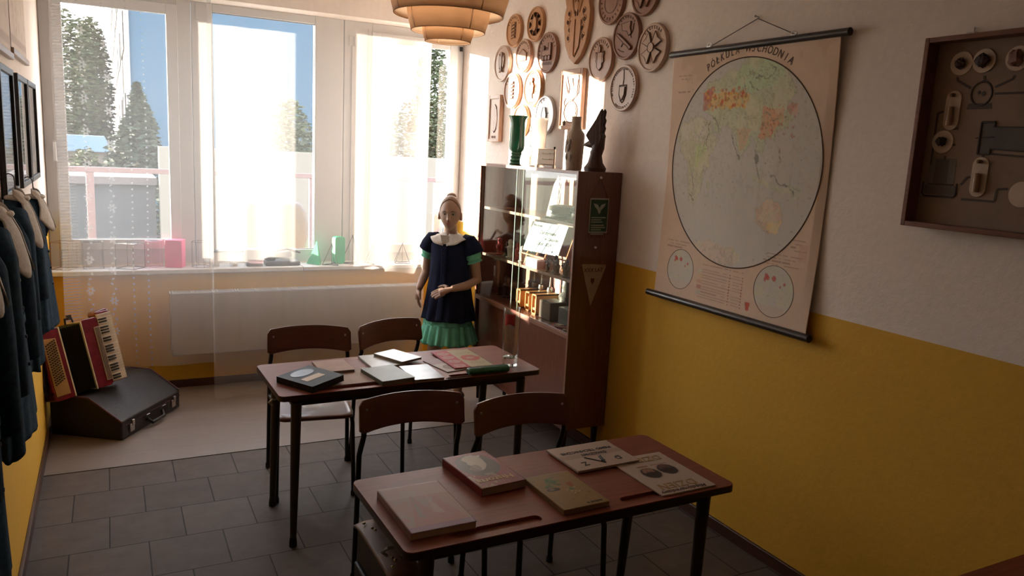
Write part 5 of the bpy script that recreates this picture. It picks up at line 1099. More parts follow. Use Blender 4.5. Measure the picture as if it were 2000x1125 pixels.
# ================================================================ WALL MAP
t = thing('wall_map', 'old school wall map of the eastern hemisphere on two dark rods', 'map', (W-.03, 2.85, 1.11))
MYL, MYR, MZT, MZB = 3.375, 2.312, 2.385, 1.135
MW, MH = MYL-MYR, MZT-MZB
def map_paint(u, v):
    sea = np.array((.56, .53, .48)); C = base(u, (.66, .50, .38)); n = fbm(u, v*1.2, 7, 3)
    C = C*(1-.14*(n[..., None]-.3)); put(C, (v < .12) & (n > .45), (.58, .42, .29), .5); put(C, (v > .93), (.60, .45, .35), .3)
    # circle, normalised coords p,q in [-1,1] ; zoom frame of the photo kept as 252x343 ellipse
    cu, cv, R = .506, .435, .500; p = (u-cu)*MW/R; q = (v-cv)*MH/R; rr = np.sqrt(p*p+q*q)
    ins = rr < .985
    C[ins] = sea*(1-.10*(fbm(u, v, 5, 9)[ins][:, None]-.5)); put(C, ins & (p > .45), (.50, .45, .40), .25)
    wob = .05*(fbm(u, v, 22, 21)-.5)*2; wq = .05*(fbm(u, v, 22, 31)-.5)*2; P = p+wob; Q = q+wq
    L = lambda pts: [((x-360)/252, (y-530)/343) for x, y in pts]
    land = [(L([(225, 270), (265, 255), (300, 225), (330, 232), (360, 205), (410, 190), (470, 215), (510, 260), (520, 310), (500, 350), (520, 385), (490, 430), (470, 450), (445, 440), (440, 500), (420, 490), (405, 440), (390, 470), (370, 510), (350, 470), (330, 410), (300, 400), (290, 430), (260, 420), (250, 370), (225, 350)]), (.55, .57, .40)),
            (L([(140, 395), (200, 370), (245, 385), (262, 430), (290, 450), (270, 500), (245, 555), (235, 610), (212, 668), (190, 672), (172, 590), (170, 540), (138, 500), (130, 440)]), (.58, .55, .40)),
            (L([(440, 670), (465, 640), (500, 640), (520, 680), (510, 730), (480, 745), (440, 705)]), (.66, .47, .36)),
            (L([(255, 590), (268, 585), (262, 630), (250, 635)]), (.55, .52, .38)), (L([(500, 350), (530, 340), (528, 370), (505, 380)]), (.60, .30, .24)),
            (L([(410, 560), (440, 575), (500, 590), (560, 600), (555, 620), (480, 605), (420, 585)]), (.52, .53, .40)), (L([(225, 810), (300, 790), (370, 795), (400, 835), (360, 862), (300, 868), (240, 850)]), (.66, .52, .43))]
    lm = np.zeros(u.shape, bool)
    for poly, col in land: k_ = ins & inpoly(P, Q, poly); lm |= k_; put(C, k_, col, .85)
    for poly, col, k in ((L([(330, 235), (420, 195), (480, 230), (495, 285), (400, 300), (330, 290)]), (.50, .62, .42), .8), (L([(235, 300), (330, 295), (385, 310), (380, 345), (300, 350), (235, 345)]), (.72, .50, .20), .85), (L([(430, 355), (490, 345), (485, 400), (455, 450), (425, 440)]), (.70, .36, .22), .8),
                         (L([(345, 420), (400, 420), (380, 470), (365, 480)]), (.66, .40, .26), .6), (L([(200, 470), (245, 460), (245, 520), (205, 560)]), (.54, .60, .30), .8), (L([(470, 700), (515, 690), (505, 735), (480, 742)]), (.74, .55, .25), .8), (L([(220, 285), (250, 285), (255, 345), (222, 350)]), (.55, .16, .14), .8),
                         (L([(370, 330), (425, 330), (420, 430), (380, 410)]), (.62, .60, .42), .8), (L([(140, 400), (200, 375), (235, 400), (220, 450), (145, 450)]), (.64, .60, .50), .7)):
        put(C, ins & inpoly(P, Q, poly), col, k)
    g = np.random.default_rng(5)
    for _ in range(90): x, y = g.uniform(225, 375), g.uniform(285, 352); c = ((.55, .12, .08), (.70, .38, .10), (.45, .20, .08))[g.integers(3)]; put(C, disk(p, q, ((x-360)/252, (y-530)/343), g.uniform(.008, .02)), c, .75)
    for _ in range(60): x, y = g.uniform(420, 525), g.uniform(340, 450); put(C, disk(p, q, ((x-360)/252, (y-530)/343), g.uniform(.006, .013)), (.45, .15, .10), .7)
    for _ in range(70): x, y = g.uniform(150, 560), g.uniform(240, 720); put(C, disk(p, q, ((x-360)/252, (y-530)/343), g.uniform(.004, .009)), (.25, .22, .18), .6)
    def river(pts, w=.006, col=(.22, .21, .17), k=.8):
        z = L(pts)
        for a, b in zip(z, z[1:]): put(C, ins & seg(P, Q, a, b, w), col, k)
    for rv in ([(245, 390), (240, 440), (232, 470)], [(375, 265), (395, 290), (415, 300)], [(400, 260), (440, 270), (455, 245), (430, 215)], [(330, 430), (345, 480), (365, 515)], [(415, 470), (420, 520), (440, 590)], [(255, 370), (270, 400), (285, 430)], [(180, 530), (190, 580), (205, 620)], [(485, 470), (490, 520)], [(470, 560), (520, 590), (540, 610)], [(355, 250), (365, 290)], [(440, 370), (460, 395), (480, 390)], [(185, 640), (205, 660)]): river(rv)
    for poly, col in land[:3]:
        for a, b in zip(poly, poly[1:]+poly[:1]): put(C, ins & seg(P, Q, a, b, .005), (.40, .38, .31), .45)
    f1 = fbm(u, v, 30, 51); f2 = fbm(u, v, 14, 52); f3 = fbm(u, v, 60, 53)
    put(C, lm & (abs(f1-.5) < .012), (.30, .28, .20), .45); put(C, lm & (abs(f2-.47) < .008), (.26, .22, .16), .5); put(C, lm & (f3 > .62), (.40, .40, .26), .35); put(C, lm & (f2 > .58), (.66, .62, .46), .45); put(C, lm & (f1 < .34), (.46, .50, .30), .4)
    put(C, ins & ~lm & (abs(f2-.5) < .006) & (q < .2), (.44, .42, .38), .4); put(C, ins & ~lm & (f3 > .64) & (q < .35) & (q > -.75), (.42, .40, .34), .35)
    for k in range(1, 6): put(C, ins & (abs(q-(-1+k/3)) < .0025), (.44, .41, .36), .35); put(C, ins & (abs(p/np.sqrt(np.maximum(1-q*q, .01))-(-1+k/3)) < .004), (.44, .41, .36), .3)
    for a in np.linspace(-1.2, 1.2, 14): put(C, disk(p, q, (.93*cos(a), .93*sin(a)), .012, .006), (.30, .26, .22), .6); put(C, disk(p, q, (-.93*cos(a), .93*sin(a)), .012, .006), (.30, .26, .22), .5)
    for cu2, cv2, R2 in ((.182, .882, .104), (.798, .882, .118)):
        p2 = (u-cu2)*MW/R2; q2 = (v-cv2)*MH/R2; r2 = np.sqrt(p2**2+q2**2); i2 = r2 < 1
        put(C, i2, (.56, .53, .46), .95); nn = fbm(u, v, 26, 4); put(C, i2 & (nn > .56) & (q2 < .5), (.58, .55, .40), .7); put(C, i2 & (q2 > .6), (.62, .48, .38), .6)
        for dx, dy, s in ((-.42, -.55, .10), (-.35, -.48, .09), (-.48, -.40, .07), (-.02, -.50, .11), (.52, -.35, .06), (.33, -.22, .05)): put(C, disk(p2, q2, (dx, dy), s), (.50, .10, .08), .85)
        for _ in range(25): put(C, disk(p2, q2, g.uniform(-.7, .7, 2), .02), (.30, .26, .2), .5)
    for k in range(11):   # legend table
        y = .858+.0115*k; put(C, rect(u, v, .33, y, .46+.03*((k*3) % 4), y+.0035), (.40, .25, .19), .7); put(C, rect(u, v, .485, y, .515, y+.003), (.40, .25, .19), .6); put(C, rect(u, v, .555, y, .60+.01*(k % 3), y+.003), (.40, .25, .19), .6)
        put(C, disk(u*MW, v*MH, (.535*MW, (y+.002)*MH), .0035), (.30, .06, .05)); put(C, disk(u*MW, v*MH, (.615*MW, (y+.002)*MH), .0035), (.30, .06, .05))
    for k in range(5): put(C, rect(u, v, .315, .86+.022*k, .345, .876+.022*k), ((.60, .55, .40), (.66, .48, .30), (.60, .34, .24), (.50, .22, .18), (.5, .46, .38))[k], .8)
    put(C, rect(u, v, .645, .945, .675, .957), (.50, .12, .08)); put(C, disk(u, v, (.66, .965), .012), (.50, .12, .08))
    for a, b, y, n_ in ((.06, .24, .765, 3), (.72, .93, .745, 4), (.34, .62, .838, 1), (.045, .16, .085, 2), (.05, .14, .15, 1), (.86, .95, .685, 4)):
        for k in range(n_): put(C, rect(u, v, a+.02*(k % 2), y+.012*k, b-.03*(k % 3), y+.005+.012*k) & (vnoise(u, v*0+k, 90, k) > .3), (.32, .18, .13), .65)
    put(C, rect(u, v, .905, .70, .95, .76), (.60, .32, .26), .4)
    return C*np.array((1.22, 1.26, 1.30))
def map_warp(u, v): return .012*np.sin(PI*v)+.006*np.sin(2*PI*u+1)*np.sin(PI*v)+.010*(u > .96)*(u-.96)*25*np.sin(PI*v)
print_sheet('map_sheet', (W-.034, MYL, MZT), (0, -MW, 0), (0, 0, -MH), 250, 300, map_paint, t, warp=lambda u, v: map_warp(u, v), th=.001, rough=.75, mname='map_print')
ROD = wood('rod_black', (.028, .022, .020), (.016, .012, .011), 1, rough=.3)
mb = MB(); mb.tube([(W-.034, 3.395, 2.389), (W-.034, 2.27, 2.389)], .0165, 20); mb.build('top_rod', ROD, t, world=True)
mb = MB(); mb.tube([(W-.040, 3.425, 1.120), (W-.040, 2.285, 1.120)], .0175, 20); mb.build('bottom_rod', ROD, t, world=True)
mb = MB(); mb.tube([(W-.034, 3.10, 2.405), (W-.006, 2.82, 2.508), (W-.034, 2.563, 2.41)], .0022, 6); mb.build('hanging_cord', mat('cord_dark', (.08, .05, .04), .7), t, world=True)
for y in (3.10, 2.563):
    mb = MB(); mb.tube([(W-.034, y+.012*cos(a)*1.3, 2.412+.010*sin(a)) for a in [2*PI*i/12 for i in range(13)]], .003, 6, caps=False); mb.box((W-.034, y, 2.404), (.02, .03, .006)); mb.build('cord_ring', STEEL, t, world=True)
def map_pos(u, v, out=.001): return Vector((W-.034+float(map_warp(np.array(u), np.array(v)))-out, MYL-u*MW, MZT-v*MH))
for nm_, cu_, cv_, R_, r_ in (('hemisphere_outline', .506, .435, .494, .0030), ('inset_outline', .182, .882, .104, .0013), ('inset_outline', .798, .882, .118, .0013)):
    mb = MB(); mb.tube([map_pos(cu_+R_*cos(a)/MW, cv_+R_*sin(a)/MH, .0006) for a in [2*PI*i/120 for i in range(121)]], r_, 5, caps=False); mb.build(nm_, INKB, t, world=True)
cM = Vector((W-.034, MYL-.506*MW, MZT-.435*MH)); TXT = 'PÓŁKULA WSCHODNIA'
for k, ch in enumerate(TXT):
    if ch == ' ': continue
    a = rad(-29.5+60*k/(len(TXT)-1)); d = Vector((0, -sin(a), cos(a))); e = Vector((0, -cos(a), -sin(a))); q_ = cM+d*.532
    lettering('title_letter', ch, map_pos((MYL-q_.y)/MW, (MZT-q_.z)/MH, .0014), e, d, .050, INKB, t, squash=.80, shear=.15, bold=0)
pn_ = Vector((W, 2.82, 2.512)); mb = MB(); mb.tube([(W, 2.82, 2.514), (W-.022, 2.82, 2.517)], .003, 8); mb.ball((W-.022, 2.82, 2.517), .006, 8, 6); meta(mb.build('wall_nail', STEEL), 'nail holding up the map cord', 'nail')

# ================================================================ SCIENCE DISPLAY CASE
BY0, BY1, BZ0, BZ1, BD = 1.00, 1.905, 1.652, 2.322, .075
t = thing('specimen_case', 'shallow wooden specimen case with glass vials and minerals on the right wall', 'display case', (W-BD/2, (BY0+BY1)/2, BZ0))
FRW = wood('case_frame_wood', (.20, .075, .042), (.13, .048, .028), 1, rough=.4)
f = .018; mb = MB(); mb.b2((W-BD, BY0, BZ0), (W, BY0+f, BZ1)); mb.b2((W-BD, BY1-f, BZ0), (W, BY1, BZ1)); mb.b2((W-BD, BY0+f, BZ0), (W, BY1-f, BZ0+f)); mb.b2((W-BD, BY0+f, BZ1-f), (W, BY1-f, BZ1)); mb.build('frame', FRW, t, world=True, bevel=.0025)
XB = W-.016
mb = MB(); mb.b2((XB, BY0+f, BZ0+f), (W, BY1-f, BZ1-f)); mb.build('backboard', mat('backboard_grey', (.26, .18, .13), .8, var=.06), t, world=True)
def bp(px, py): q = at(px, py, 0, XB); return Vector((XB, q.y, q.z))
DISC = mat('cream_disc', (.60, .47, .36), .6); PRN = mat('print_line', (.075, .055, .05), .7); PRG = mat('print_grey', (.115, .095, .085), .7)
RY = Matrix.Rotation(rad(-90), 3, 'Y')
def disc(px, py, r): 
    c = bp(px, py); mb = MB(); mb.lathe([(r, -.004), (r, .0035), (.0005, .0035)], c, 36, RY); mb.build('mount_disc', DISC, t, world=True); return c
def lump(c, s, col, seed):
    r = random.Random(seed); mb = MB(); mb.ball((0, 0, 0), 1, 9, 6); mb.v = [Vector((c.x-.012+.014*v.x*r.uniform(.7, 1.2), c.y+s*v.y*r.uniform(.6, 1.25), c.z+s*v.z*r.uniform(.6, 1.25))) for v in mb.v]; mb.build('mineral', mat('mineral_%d' % seed, col, .6, bump=.4, scale=50), t, world=True, smooth=False)
for px, py, col, s in ((1877, 122, (.09, .045, .035), .020), (1921, 117, (.05, .03, .025), .024), (1987, 112, (.20, .09, .06), .027), (1840, 275, (.035, .02, .016), .019)):
    c = disc(px+2, py+2, .040); lump(c, s, col, px)
disc(1996, 380, .042)
for px, py in ((1861, 216), (1913, 346)):
    c = bp(px, py); mb = MB(); mb.prism(rrect(-.028, -.068, .028, .068, .027), c+Vector((.002, 0, 0)), UP, VP, .006); mb.build('vial_mount', DISC, t, world=True)
    v = c+Vector((-.014, .0, 0)); mb = MB(); mb.lathe([(.0005, -.055), (.011, -.055), (.012, -.05), (.012, .035), (.007, .042), (.007, .048)], v, 18); vg = mb.build('glass_vial', clear_pane('vial_glass', 1.5), t, world=True)
    mb = MB(); mb.lathe([(.0095, -.052), (.0095, .012), (.0005, .014)], v, 14); mb.build('powder', mat('powder_tan', (.40, .26, .17), .9), vg, world=True)
    mb = MB(); mb.lathe([(.0075, .046), (.009, .050), (.009, .058), (.0005, .06)], v, 14); mb.build('cork', mat('cork', (.25, .14, .08), .8), vg, world=True)
def pl(pts, w_=.0038):
    q = [bp(*p) for p in pts]
    for a, b in zip(q, q[1:]):
        d = (b-a); n_ = Vector((0, -d.z, d.y)).normalized()*w_; mb.add([a-n_, b-n_, b+n_, a+n_, a-n_-Vector((.0012, 0, 0)), b-n_-Vector((.0012, 0, 0)), b+n_-Vector((.0012, 0, 0)), a+n_-Vector((.0012, 0, 0))], [(0, 1, 2, 3), (4, 7, 6, 5), (0, 4, 5, 1), (1, 5, 6, 2), (2, 6, 7, 3), (3, 7, 4, 0)])
for L_ in ([(1870, 151), (1871, 158), (1896, 172)], [(1923, 148), (1923, 157)], [(1982, 147), (1979, 154), (1944, 170)], [(1943, 183), (2000, 181), (2040, 180)], [(1843, 218), (1832, 221), (1818, 322)], [(1846, 305), (1844, 326)], [(1920, 303), (1919, 312)], [(1897, 346), (1890, 346), (1876, 361)], [(1877, 389), (1942, 394), (1948, 370), (1968, 369)], [(1860, 252), (1872, 251)], [(1838, 283), (1866, 283)]):
    mb = MB(); pl(L_); mb.build('printed_line', PRN, t, world=True, smooth=False)
mb = MB(); c = bp(1917, 183); mb.tube([c+UP*(.036*cos(a))+VP*(.040*sin(a)) for a in [2*PI*i/28 for i in range(29)]], .0035, 6, caps=False); mb.prism([(-.046, -.052), (.044, -.052), (.04, -.032), (-.04, -.032)], c, UP, VP, .001); mb.ball(c+UP*.008, (.002, .008, .008), 10, 8); mb.ball(c-UP*.008+VP*.004, (.002, .006, .006), 10, 8); mb.build('printed_machine', PRN, t, world=True)
mb = MB(); c = bp(1837, 350); mb.prism([(-.055, -.02), (.052, -.02), (.050, .075), (-.046, .075)], c, UP, VP, .001); mb.build('printed_furnace', mat('print_pale', (.17, .14, .12), .7), t, world=True)
mb = MB(); mb.prism([(-.028, -.02), (.026, -.02), (.024, .070), (-.026, .070)], c, UP, VP, .0014); mb.prism(rrect(-.058, -.056, .060, -.020, .010), c, UP, VP, .0014); mb.build('printed_furnace', PRG, t, world=True)
mb = MB(); mb.tube([c+UP*a+VP*b-Vector((.0012, 0, 0)) for a, b in ((-.064, -.012), (-.064, -.052), (-.056, -.062), (.056, -.062), (.064, -.052), (.064, -.012))], .0035, 6); mb.tube([c+UP*-.045+VP*-.018-Vector((.001, 0, 0)), c+UP*.05+VP*-.018-Vector((.001, 0, 0))], .0025, 6); mb.build('printed_furnace', PRN, t, world=True)
mb = MB(); c = bp(1925, 270); mb.prism([(-.018, -.052), (.024, -.052), (.024, .052), (-.018, .052)], c, UP, VP, .001); mb.prism([(.02, -.034), (.30, -.05), (.30, .03), (.02, .036)], c, UP, VP, .0012); mb.build('printed_kiln', PRG, t, world=True)
mb = MB(); E_ = lambda a, b, r: mb.tube([c+UP*a[0]+VP*a[1]-Vector((.0012, 0, 0)), c+UP*b[0]+VP*b[1]-Vector((.0012, 0, 0))], r, 6)
for a, b, r in (((-.020, -.054), (-.020, .054), .004), ((-.020, .054), (.026, .054), .004), ((.026, .054), (.026, .036), .004), ((.02, .038), (.30, .032), .0025), ((.02, -.036), (.30, -.052), .0025), ((-.034, .0), (.03, .004), .002), ((-.02, -.054), (.022, -.054), .003), ((.022, -.054), (.022, -.036), .004), ((.02, -.052), (.30, -.068), .003)): E_(a, b, r)
mb.build('printed_kiln', PRN, t, world=True)
q = bp(1902, 55); mb = MB(); mb.b2((W-.03, q.y-.014, BZ1), (W-.004, q.y+.014, BZ1+.012)); mb.tube([(W-.01, q.y, BZ1+.01), (W-.004, q.y+.004, BZ1+.03)], .003, 6); mb.build('hanger_tab', STEEL, t, world=True)
# ================================================================ SCHOOL TABLES
TTOP = wood('table_top_wood', (.235, .066, .036), (.165, .046, .025), 0, rough=.45, scale=5, coat=.0)
TTOP.node_tree.nodes['Principled BSDF'].inputs['Specular IOR Level'].default_value = .18
TEDGE = mat('table_edge_dark', (.032, .012, .008), .4)
IRON = mat('dark_tube_paint', (.035, .024, .018), .45, var=.1)
RUB = mat('rubber_black', (.012, .011, .011), .8)
TZ = .75
def table(label, cx, cy, w_, d_, rz, hook=True, slots=True):
    t = thing('school_table', label, 'table', (cx, cy, 0), rz, 'school tables'); x, y = w_/2, d_/2
    S = [rrect(a*w_, -y+.028, b*w_, -y+.068, .019, 5) for a, b in ((-.375, -.125), (.125, .375))] if slots else []
    slotted_board('tabletop', rrect(-x, -y, x, y, .028), S, TZ-.024, TZ, .010, TTOP, t)
    mb = MB(); P = rrect(-x-.0015, -y-.0015, x+.0015, y+.0015, .029); n = len(P)
    mb.add([Vector((p[0], p[1], TZ-.025)) for p in P]+[Vector((p[0], p[1], TZ-.003)) for p in P], [(i, (i+1) % n, n+(i+1) % n, n+i) for i in range(n)]); mb.build('edge_band', TEDGE, t)
    mb = MB(); a, b = x-.065, y-.055
    mb.b2((-a, -b, TZ-.066), (a, -b+.018, TZ-.024)); mb.b2((-a, b-.018, TZ-.066), (a, b, TZ-.024)); mb.b2((-a, -b, TZ-.066), (-a+.018, b, TZ-.024)); mb.b2((a-.018, -b, TZ-.066), (a, b, TZ-.024)); mb.b2((-a, -b, TZ-.069), (a, b, TZ-.064)); mb.build('apron', TEDGE, t, bevel=.002)
    for sx in (-1, 1):
        for sy in (-1, 1):
            tx, ty = sx*(x-.085), sy*(y-.06); bx, by = sx*(x-.075), sy*(y-.075 if sy < 0 else y-.005)
            mb = MB(); mb.tube([(tx, ty, TZ-.05), (tx+(bx-tx)*.5, ty+(by-ty)*.5, .36), (bx, by, .022)], [.024, .020, .0145], 14); lg = mb.build('leg', IRON, t)
            mb = MB(); mb.lathe([(.013, .0), (.018, .0), (.018, .02), (.015, .045)], (bx, by, 0), 12); mb.build('rubber_foot', RUB, lg)
    if hook:
        mb = MB(); mb.tube([(-x+.06, -.2*d_, TZ-.06), (-x+.0, -.2*d_, TZ-.06), (-x-.012, -.2*d_+.01, TZ-.075), (-x+.004, -.2*d_+.012, TZ-.09)], .005, 8); mb.build('bag_hook', STEEL, t)
    return t
table('school table in the foreground with two grooves, cluttered with upside-down books', 1.674, 2.122, 1.212, .515, .018)
table('school table in the middle of the room with the clear glass vase on it', 1.663, 3.590, 1.320, .530, .026)
table('school table whose far edge shows in the bottom right corner', 2.42, .915, 1.20, .52, 0)
# ================================================================ CHAIRS
PLY = wood('chair_plywood', (.15, .054, .034), (.11, .037, .023), 0, rough=.38, scale=5, coat=.2)
CIR = mat('chair_tube', (.016, .014, .015), .35, metal=.3)
def make_chair(label, loc, rz):
    t = thing('school_chair', label, 'chair', loc, rz, 'school chairs')
    mb = MB(); OUT = rrect(-.195, -.20, .195, .185, .05, 6)
    def dish(p): return .452-.012*math.exp(-((p[0])/.15)**2-((p[1]-.03)/.14)**2)-.010*max(0, (-.12-p[1])/.08)
    nn = len(OUT); rings = []
    for k in range(6): s = 1-k/6; rings += [Vector((p[0]*s, p[1]*s, dish((p[0]*s, p[1]*s)))) for p in OUT]
    mb.add(rings+[Vector((0, 0, dish((0, 0))))], [(k*nn+i, k*nn+(i+1) % nn, (k+1)*nn+(i+1) % nn, (k+1)*nn+i) for k in range(5) for i in range(nn)]+[(5*nn+i, 5*nn+(i+1) % nn, 6*nn) for i in range(nn)])
    mb.build('seat', PLY, t, solid=.012, angle=60)
    mb = MB(); bw = .226
    def back(u, v):
        s = 2*u-1; y = .205+.048*(1-s*s)+.022*(v-.5); zt = .822+.012*(1-s*s)-.012*max(0, abs(s)-.93)/.07*2; zb = .685+.018*(1-s*s)+.008*max(0, abs(s)-.93)/.07*2
        return Vector((bw*s, y, zb+(zt-zb)*v))
    mb.grid(back, 28, 6); bk = mb.build('backrest', PLY, t, solid=.013, angle=60, bevel=.002)
    for sx in (-1, 1):
        for v in (.68,):
            p = back(.5+sx*.43, v); mb = MB(); mb.lathe([(.0005, .0095), (.005, .009), (.0065, .006)], p, 10, Matrix.Rotation(rad(90), 3, 'X')); mb.build('screw', STEEL, bk)
        mb = MB(); mb.tube([(sx*.222, .285, .012), (sx*.216, .262, .40), (sx*.214, .255, .575), (sx*.210, .225, .635), (sx*.206, .208, .675), (sx*.204, .226, .76), (sx*.203, .232, .80)], .0115, 12); lg = mb.build('rear_leg', CIR, t)
        mb = MB(); mb.lathe([(.010, 0), (.015, 0), (.015, .02), (.012, .03)], (sx*.222, .285, 0), 12); mb.build('rubber_foot', RUB, lg)
        mb = MB(); mb.tube([(sx*.198, -.185, .012), (sx*.190, -.165, .40), (sx*.187, -.145, .428), (sx*.187, -.11, .436), (sx*.190, .10, .437), (sx*.212, .255, .437)], .0115, 12); lg = mb.build('front_leg', CIR, t)
        mb = MB(); mb.lathe([(.010, 0), (.015, 0), (.015, .02), (.012, .03)], (sx*.198, -.185, 0), 12); mb.build('rubber_foot', RUB, lg)
    mb = MB(); mb.tube([(-.188, -.13, .430), (.188, -.13, .430)], .009, 10); mb.tube([(-.205, .17, .430), (.205, .17, .430)], .009, 10); mb.build('crossbar', CIR, t)
    return t
def chair_at(xl, yl, xr, yr):
    """backrest ends -> origin and turn"""
    a = math.atan2(yr-yl, xr-xl); c = Vector(((xl+xr)/2, (yl+yr)/2, 0)); n_ = Vector((-sin(a), cos(a), 0)); return tuple(c-n_*.215), a
l_, a_ = chair_at(1.258, 2.938, 1.700, 2.910); ch0 = make_chair('school chair behind the foreground table, left of the pair', l_, a_)
for q, lb in (((1.690, 2.748, 2.120, 2.748), 'school chair behind the foreground table, right of the pair'), ((1.130, 4.262, 1.565, 4.200), 'school chair by the radiator, behind the left end of the middle table'), ((1.617, 4.200, 2.040, 4.340), 'school chair turned slightly, in front of the mannequin')):
    l_, a_ = chair_at(*q); dup(ch0, l_, a_, lb)

# ================================================================ BOOKS ON THE TABLES
def book(name, label, cx, cy, w_, d_, th, rz, paint=None, col=None, cat='book', z=TZ, nu=50, nv=70, edge=(.42, .33, .25), group=None, gloss=.35, spine=None, tilt=None):
    rot = Matrix.Rotation(rz, 3, 'Z')
    if tilt: rot = rot @ Matrix.Rotation(tilt[0], 3, 'X') @ Matrix.Rotation(tilt[1], 3, 'Y')
    t = thing(name, label, cat, (cx, cy, z+.0006), group=group, rot=rot)
    cov = mat(name+'_cover_'+label[:12].replace(' ', '_'), spine or col or (.4, .3, .25), gloss, spec=.2)
    mb = MB(); mb.b2((-w_/2, -d_/2, 0), (w_/2, d_/2, .0018)); mb.b2((-w_/2-.0008, -d_/2, 0), (-w_/2+.0012, d_/2, th-.0012)); mb.build('back_cover', cov, t, bevel=.0006)
    mb = MB(); mb.b2((-w_/2+.0012, -d_/2+.002, .0018), (w_/2-.002, d_/2-.002, th-.0018)); mb.build('pages', mat('page_edges_%d' % int(edge[0]*100), edge, .85, scale=200, stretch=(.1, .1, 6)), t)
    wp = lambda u, v: -.0016*(np.maximum(0, u-.86)*6)**2*np.maximum(0, v-.82)*5
    if paint: print_sheet('front_cover', (-w_/2, -d_/2, th-.001), (w_, 0, 0), (0, d_, 0), nu, nv, (lambda u, v: paint(u, v)*.74), t, world=False, th=.0012, rough=gloss+.12, coat=0, mname='cover_print_%d' % int(gloss*100))
    else:
        mb = MB(); mb.b2((-w_/2, -d_/2, th-.0018), (w_/2, d_/2, th)); mb.build('front_cover', cov, t, bevel=.0006)
    return t
RU, RV = Vector((-1, 0, 0)), Vector((0, -1, 0))       # lettering turned to readers behind the table
def p_pink(u, v):
    C = base(u, (.50, .34, .30)); n = fbm(u, v, 5, 2); put(C, n > .52, (.42, .40, .36), .7); put(C, (v > .72), (.52, .46, .42), .6)
    put(C, inpoly(u+.06*(n-.5), v, [(.1, .05), (.4, .75), (.55, .3), (.72, .7), (.95, .1)]), (.52, .26, .24), .65); put(C, inpoly(u, v+.1*(n-.5), [(.28, .3), (.42, .85), (.36, .25)]), (.32, .38, .34), .6); put(C, inpoly(u, v+.05*n, [(.55, .35), (.62, .75), (.70, .3)]), (.56, .44, .38), .7); put(C, v < .10, (.30, .22, .40), .6); return C*np.array((1.0, .84, .82))
def p_hist(u, v):
    C = base(u, (.27, .035, .035)); n = fbm(u, v, 4, 7); e = disk(u+.05*(n-.5), v, (.48, .62), .43, .33); put(C, e, (.07, .055, .06)); put(C, disk(u+.25*(n-.5), v+.2*(n-.5), (.48, .72), .24, .20), (.62, .55, .45), .85); put(C, disk(u+.2*(n-.5), v, (.40, .55), .16, .1), (.20, .14, .12), .8); put(C, (v < .36) & (n > .5) & (u < .6), (.55, .40, .28), .45); return C
def p_veg(u, v):
    C = base(u, (.36, .22, .075)); n = fbm(u, v, 6, 12); put(C, n > .55, (.40, .25, .09), .5)
    for k in range(26):
        g = np.random.default_rng(k); put(C, disk(u, v, (.40+.17*g.standard_normal()*.7, .74+.08*g.standard_normal()), .045, .028), (.10, .17, .06) if k % 3 else (.22, .24, .07), .8)
    put(C, disk(u, v, (.27, .55), .15, .05), (.07, .05, .03)); put(C, disk(u, v, (.24, .555), .07, .022), (.30, .24, .10)); put(C, inpoly(u, v, [(.62, .66), (.78, .70), (.74, .56), (.66, .55)]), (.35, .11, .03)); put(C, disk(u, v, (.70, .53), .035, .012), (.60, .45, .25))
    for x, y in ((.52, .48), (.58, .43), (.66, .42), (.72, .40), (.60, .37)): put(C, disk(u, v, (x, y), .04, .018), (.55, .40, .17)); put(C, disk(u, v, (x+.02, y-.012), .03, .008), (.25, .12, .05))
    for k in range(30): g = np.random.default_rng(90+k); put(C, disk(u, v, (g.random(), .32*g.random()+.02), .012, .006), (.25, .12, .05), .7)
    put(C, disk(u, v, (.86, .33), .03, .02), (.30, .13, .05), .8); put(C, disk(u, v, (.40, .22), .03, .02), (.32, .14, .06), .8); return C
def p_pismo(u, v):
    C = base(u, (.60, .46, .38)); put(C, rect(u, v, 0, .46, 1, .62), (.46, .33, .27), .75)
    for y in (.46, .62, .76): put(C, rect(u, v, .04, y, .96, y+.006), (.30, .18, .14), .6)
    return C
def p_dzien(u, v):
    C = base(u, (.62, .50, .42))
    for cx, face in (((.34, .52), (.42, .22, .15)), ((.68, .55), (.16, .09, .08))):
        put(C, disk(u, v, cx, .175, .150), (.52, .40, .32)); put(C, disk(u, v, cx, .155, .132), (.055, .04, .04)); put(C, disk(u, v, (cx[0], cx[1]+.045), .10, .080), face); put(C, disk(u, v, (cx[0]-.03, cx[1]+.045), .018, .008), (.05, .03, .03)); put(C, disk(u, v, (cx[0]+.04, cx[1]+.045), .018, .008), (.05, .03, .03)); put(C, disk(u, v, (cx[0], cx[1]+.095), .035, .008), (.35, .10, .09)); put(C, (disk(u, v, (cx[0], cx[1]-.02), .12, .05)), (.045, .03, .03))
    put(C, rect(u, v, .25, .68, .45, .715), (.30, .10, .08), .8); put(C, rect(u, v, .5, .70, .82, .72), (.40, .20, .14), .8); return C
book('textbook', 'large worn textbook with blurred pinkish cover on the foreground table, left front', 1.2095, 2.070, .205, .305, .022, .012, p_pink, edge=(.46, .34, .27), spine=(.30, .18, .14))
b_ = book('history_book', 'thick red history book with pale picture on the foreground table', 1.487, 2.247, .170, .278, .028, .085, p_hist, edge=(.36, .27, .20), spine=(.25, .04, .035), gloss=.24)
lettering('cover_lettering', 'Historia', (-.005, -.088, .0278), RU, RV, .044, mat('gold_ink', (.52, .34, .12), .4), b_, world=False, squash=.95)
b_ = book('cookery_book', 'mustard book with printed vegetables on the foreground table', 1.682, 2.022, .172, .256, .017, .018, p_veg, edge=(.28, .17, .09), spine=(.25, .15, .06))
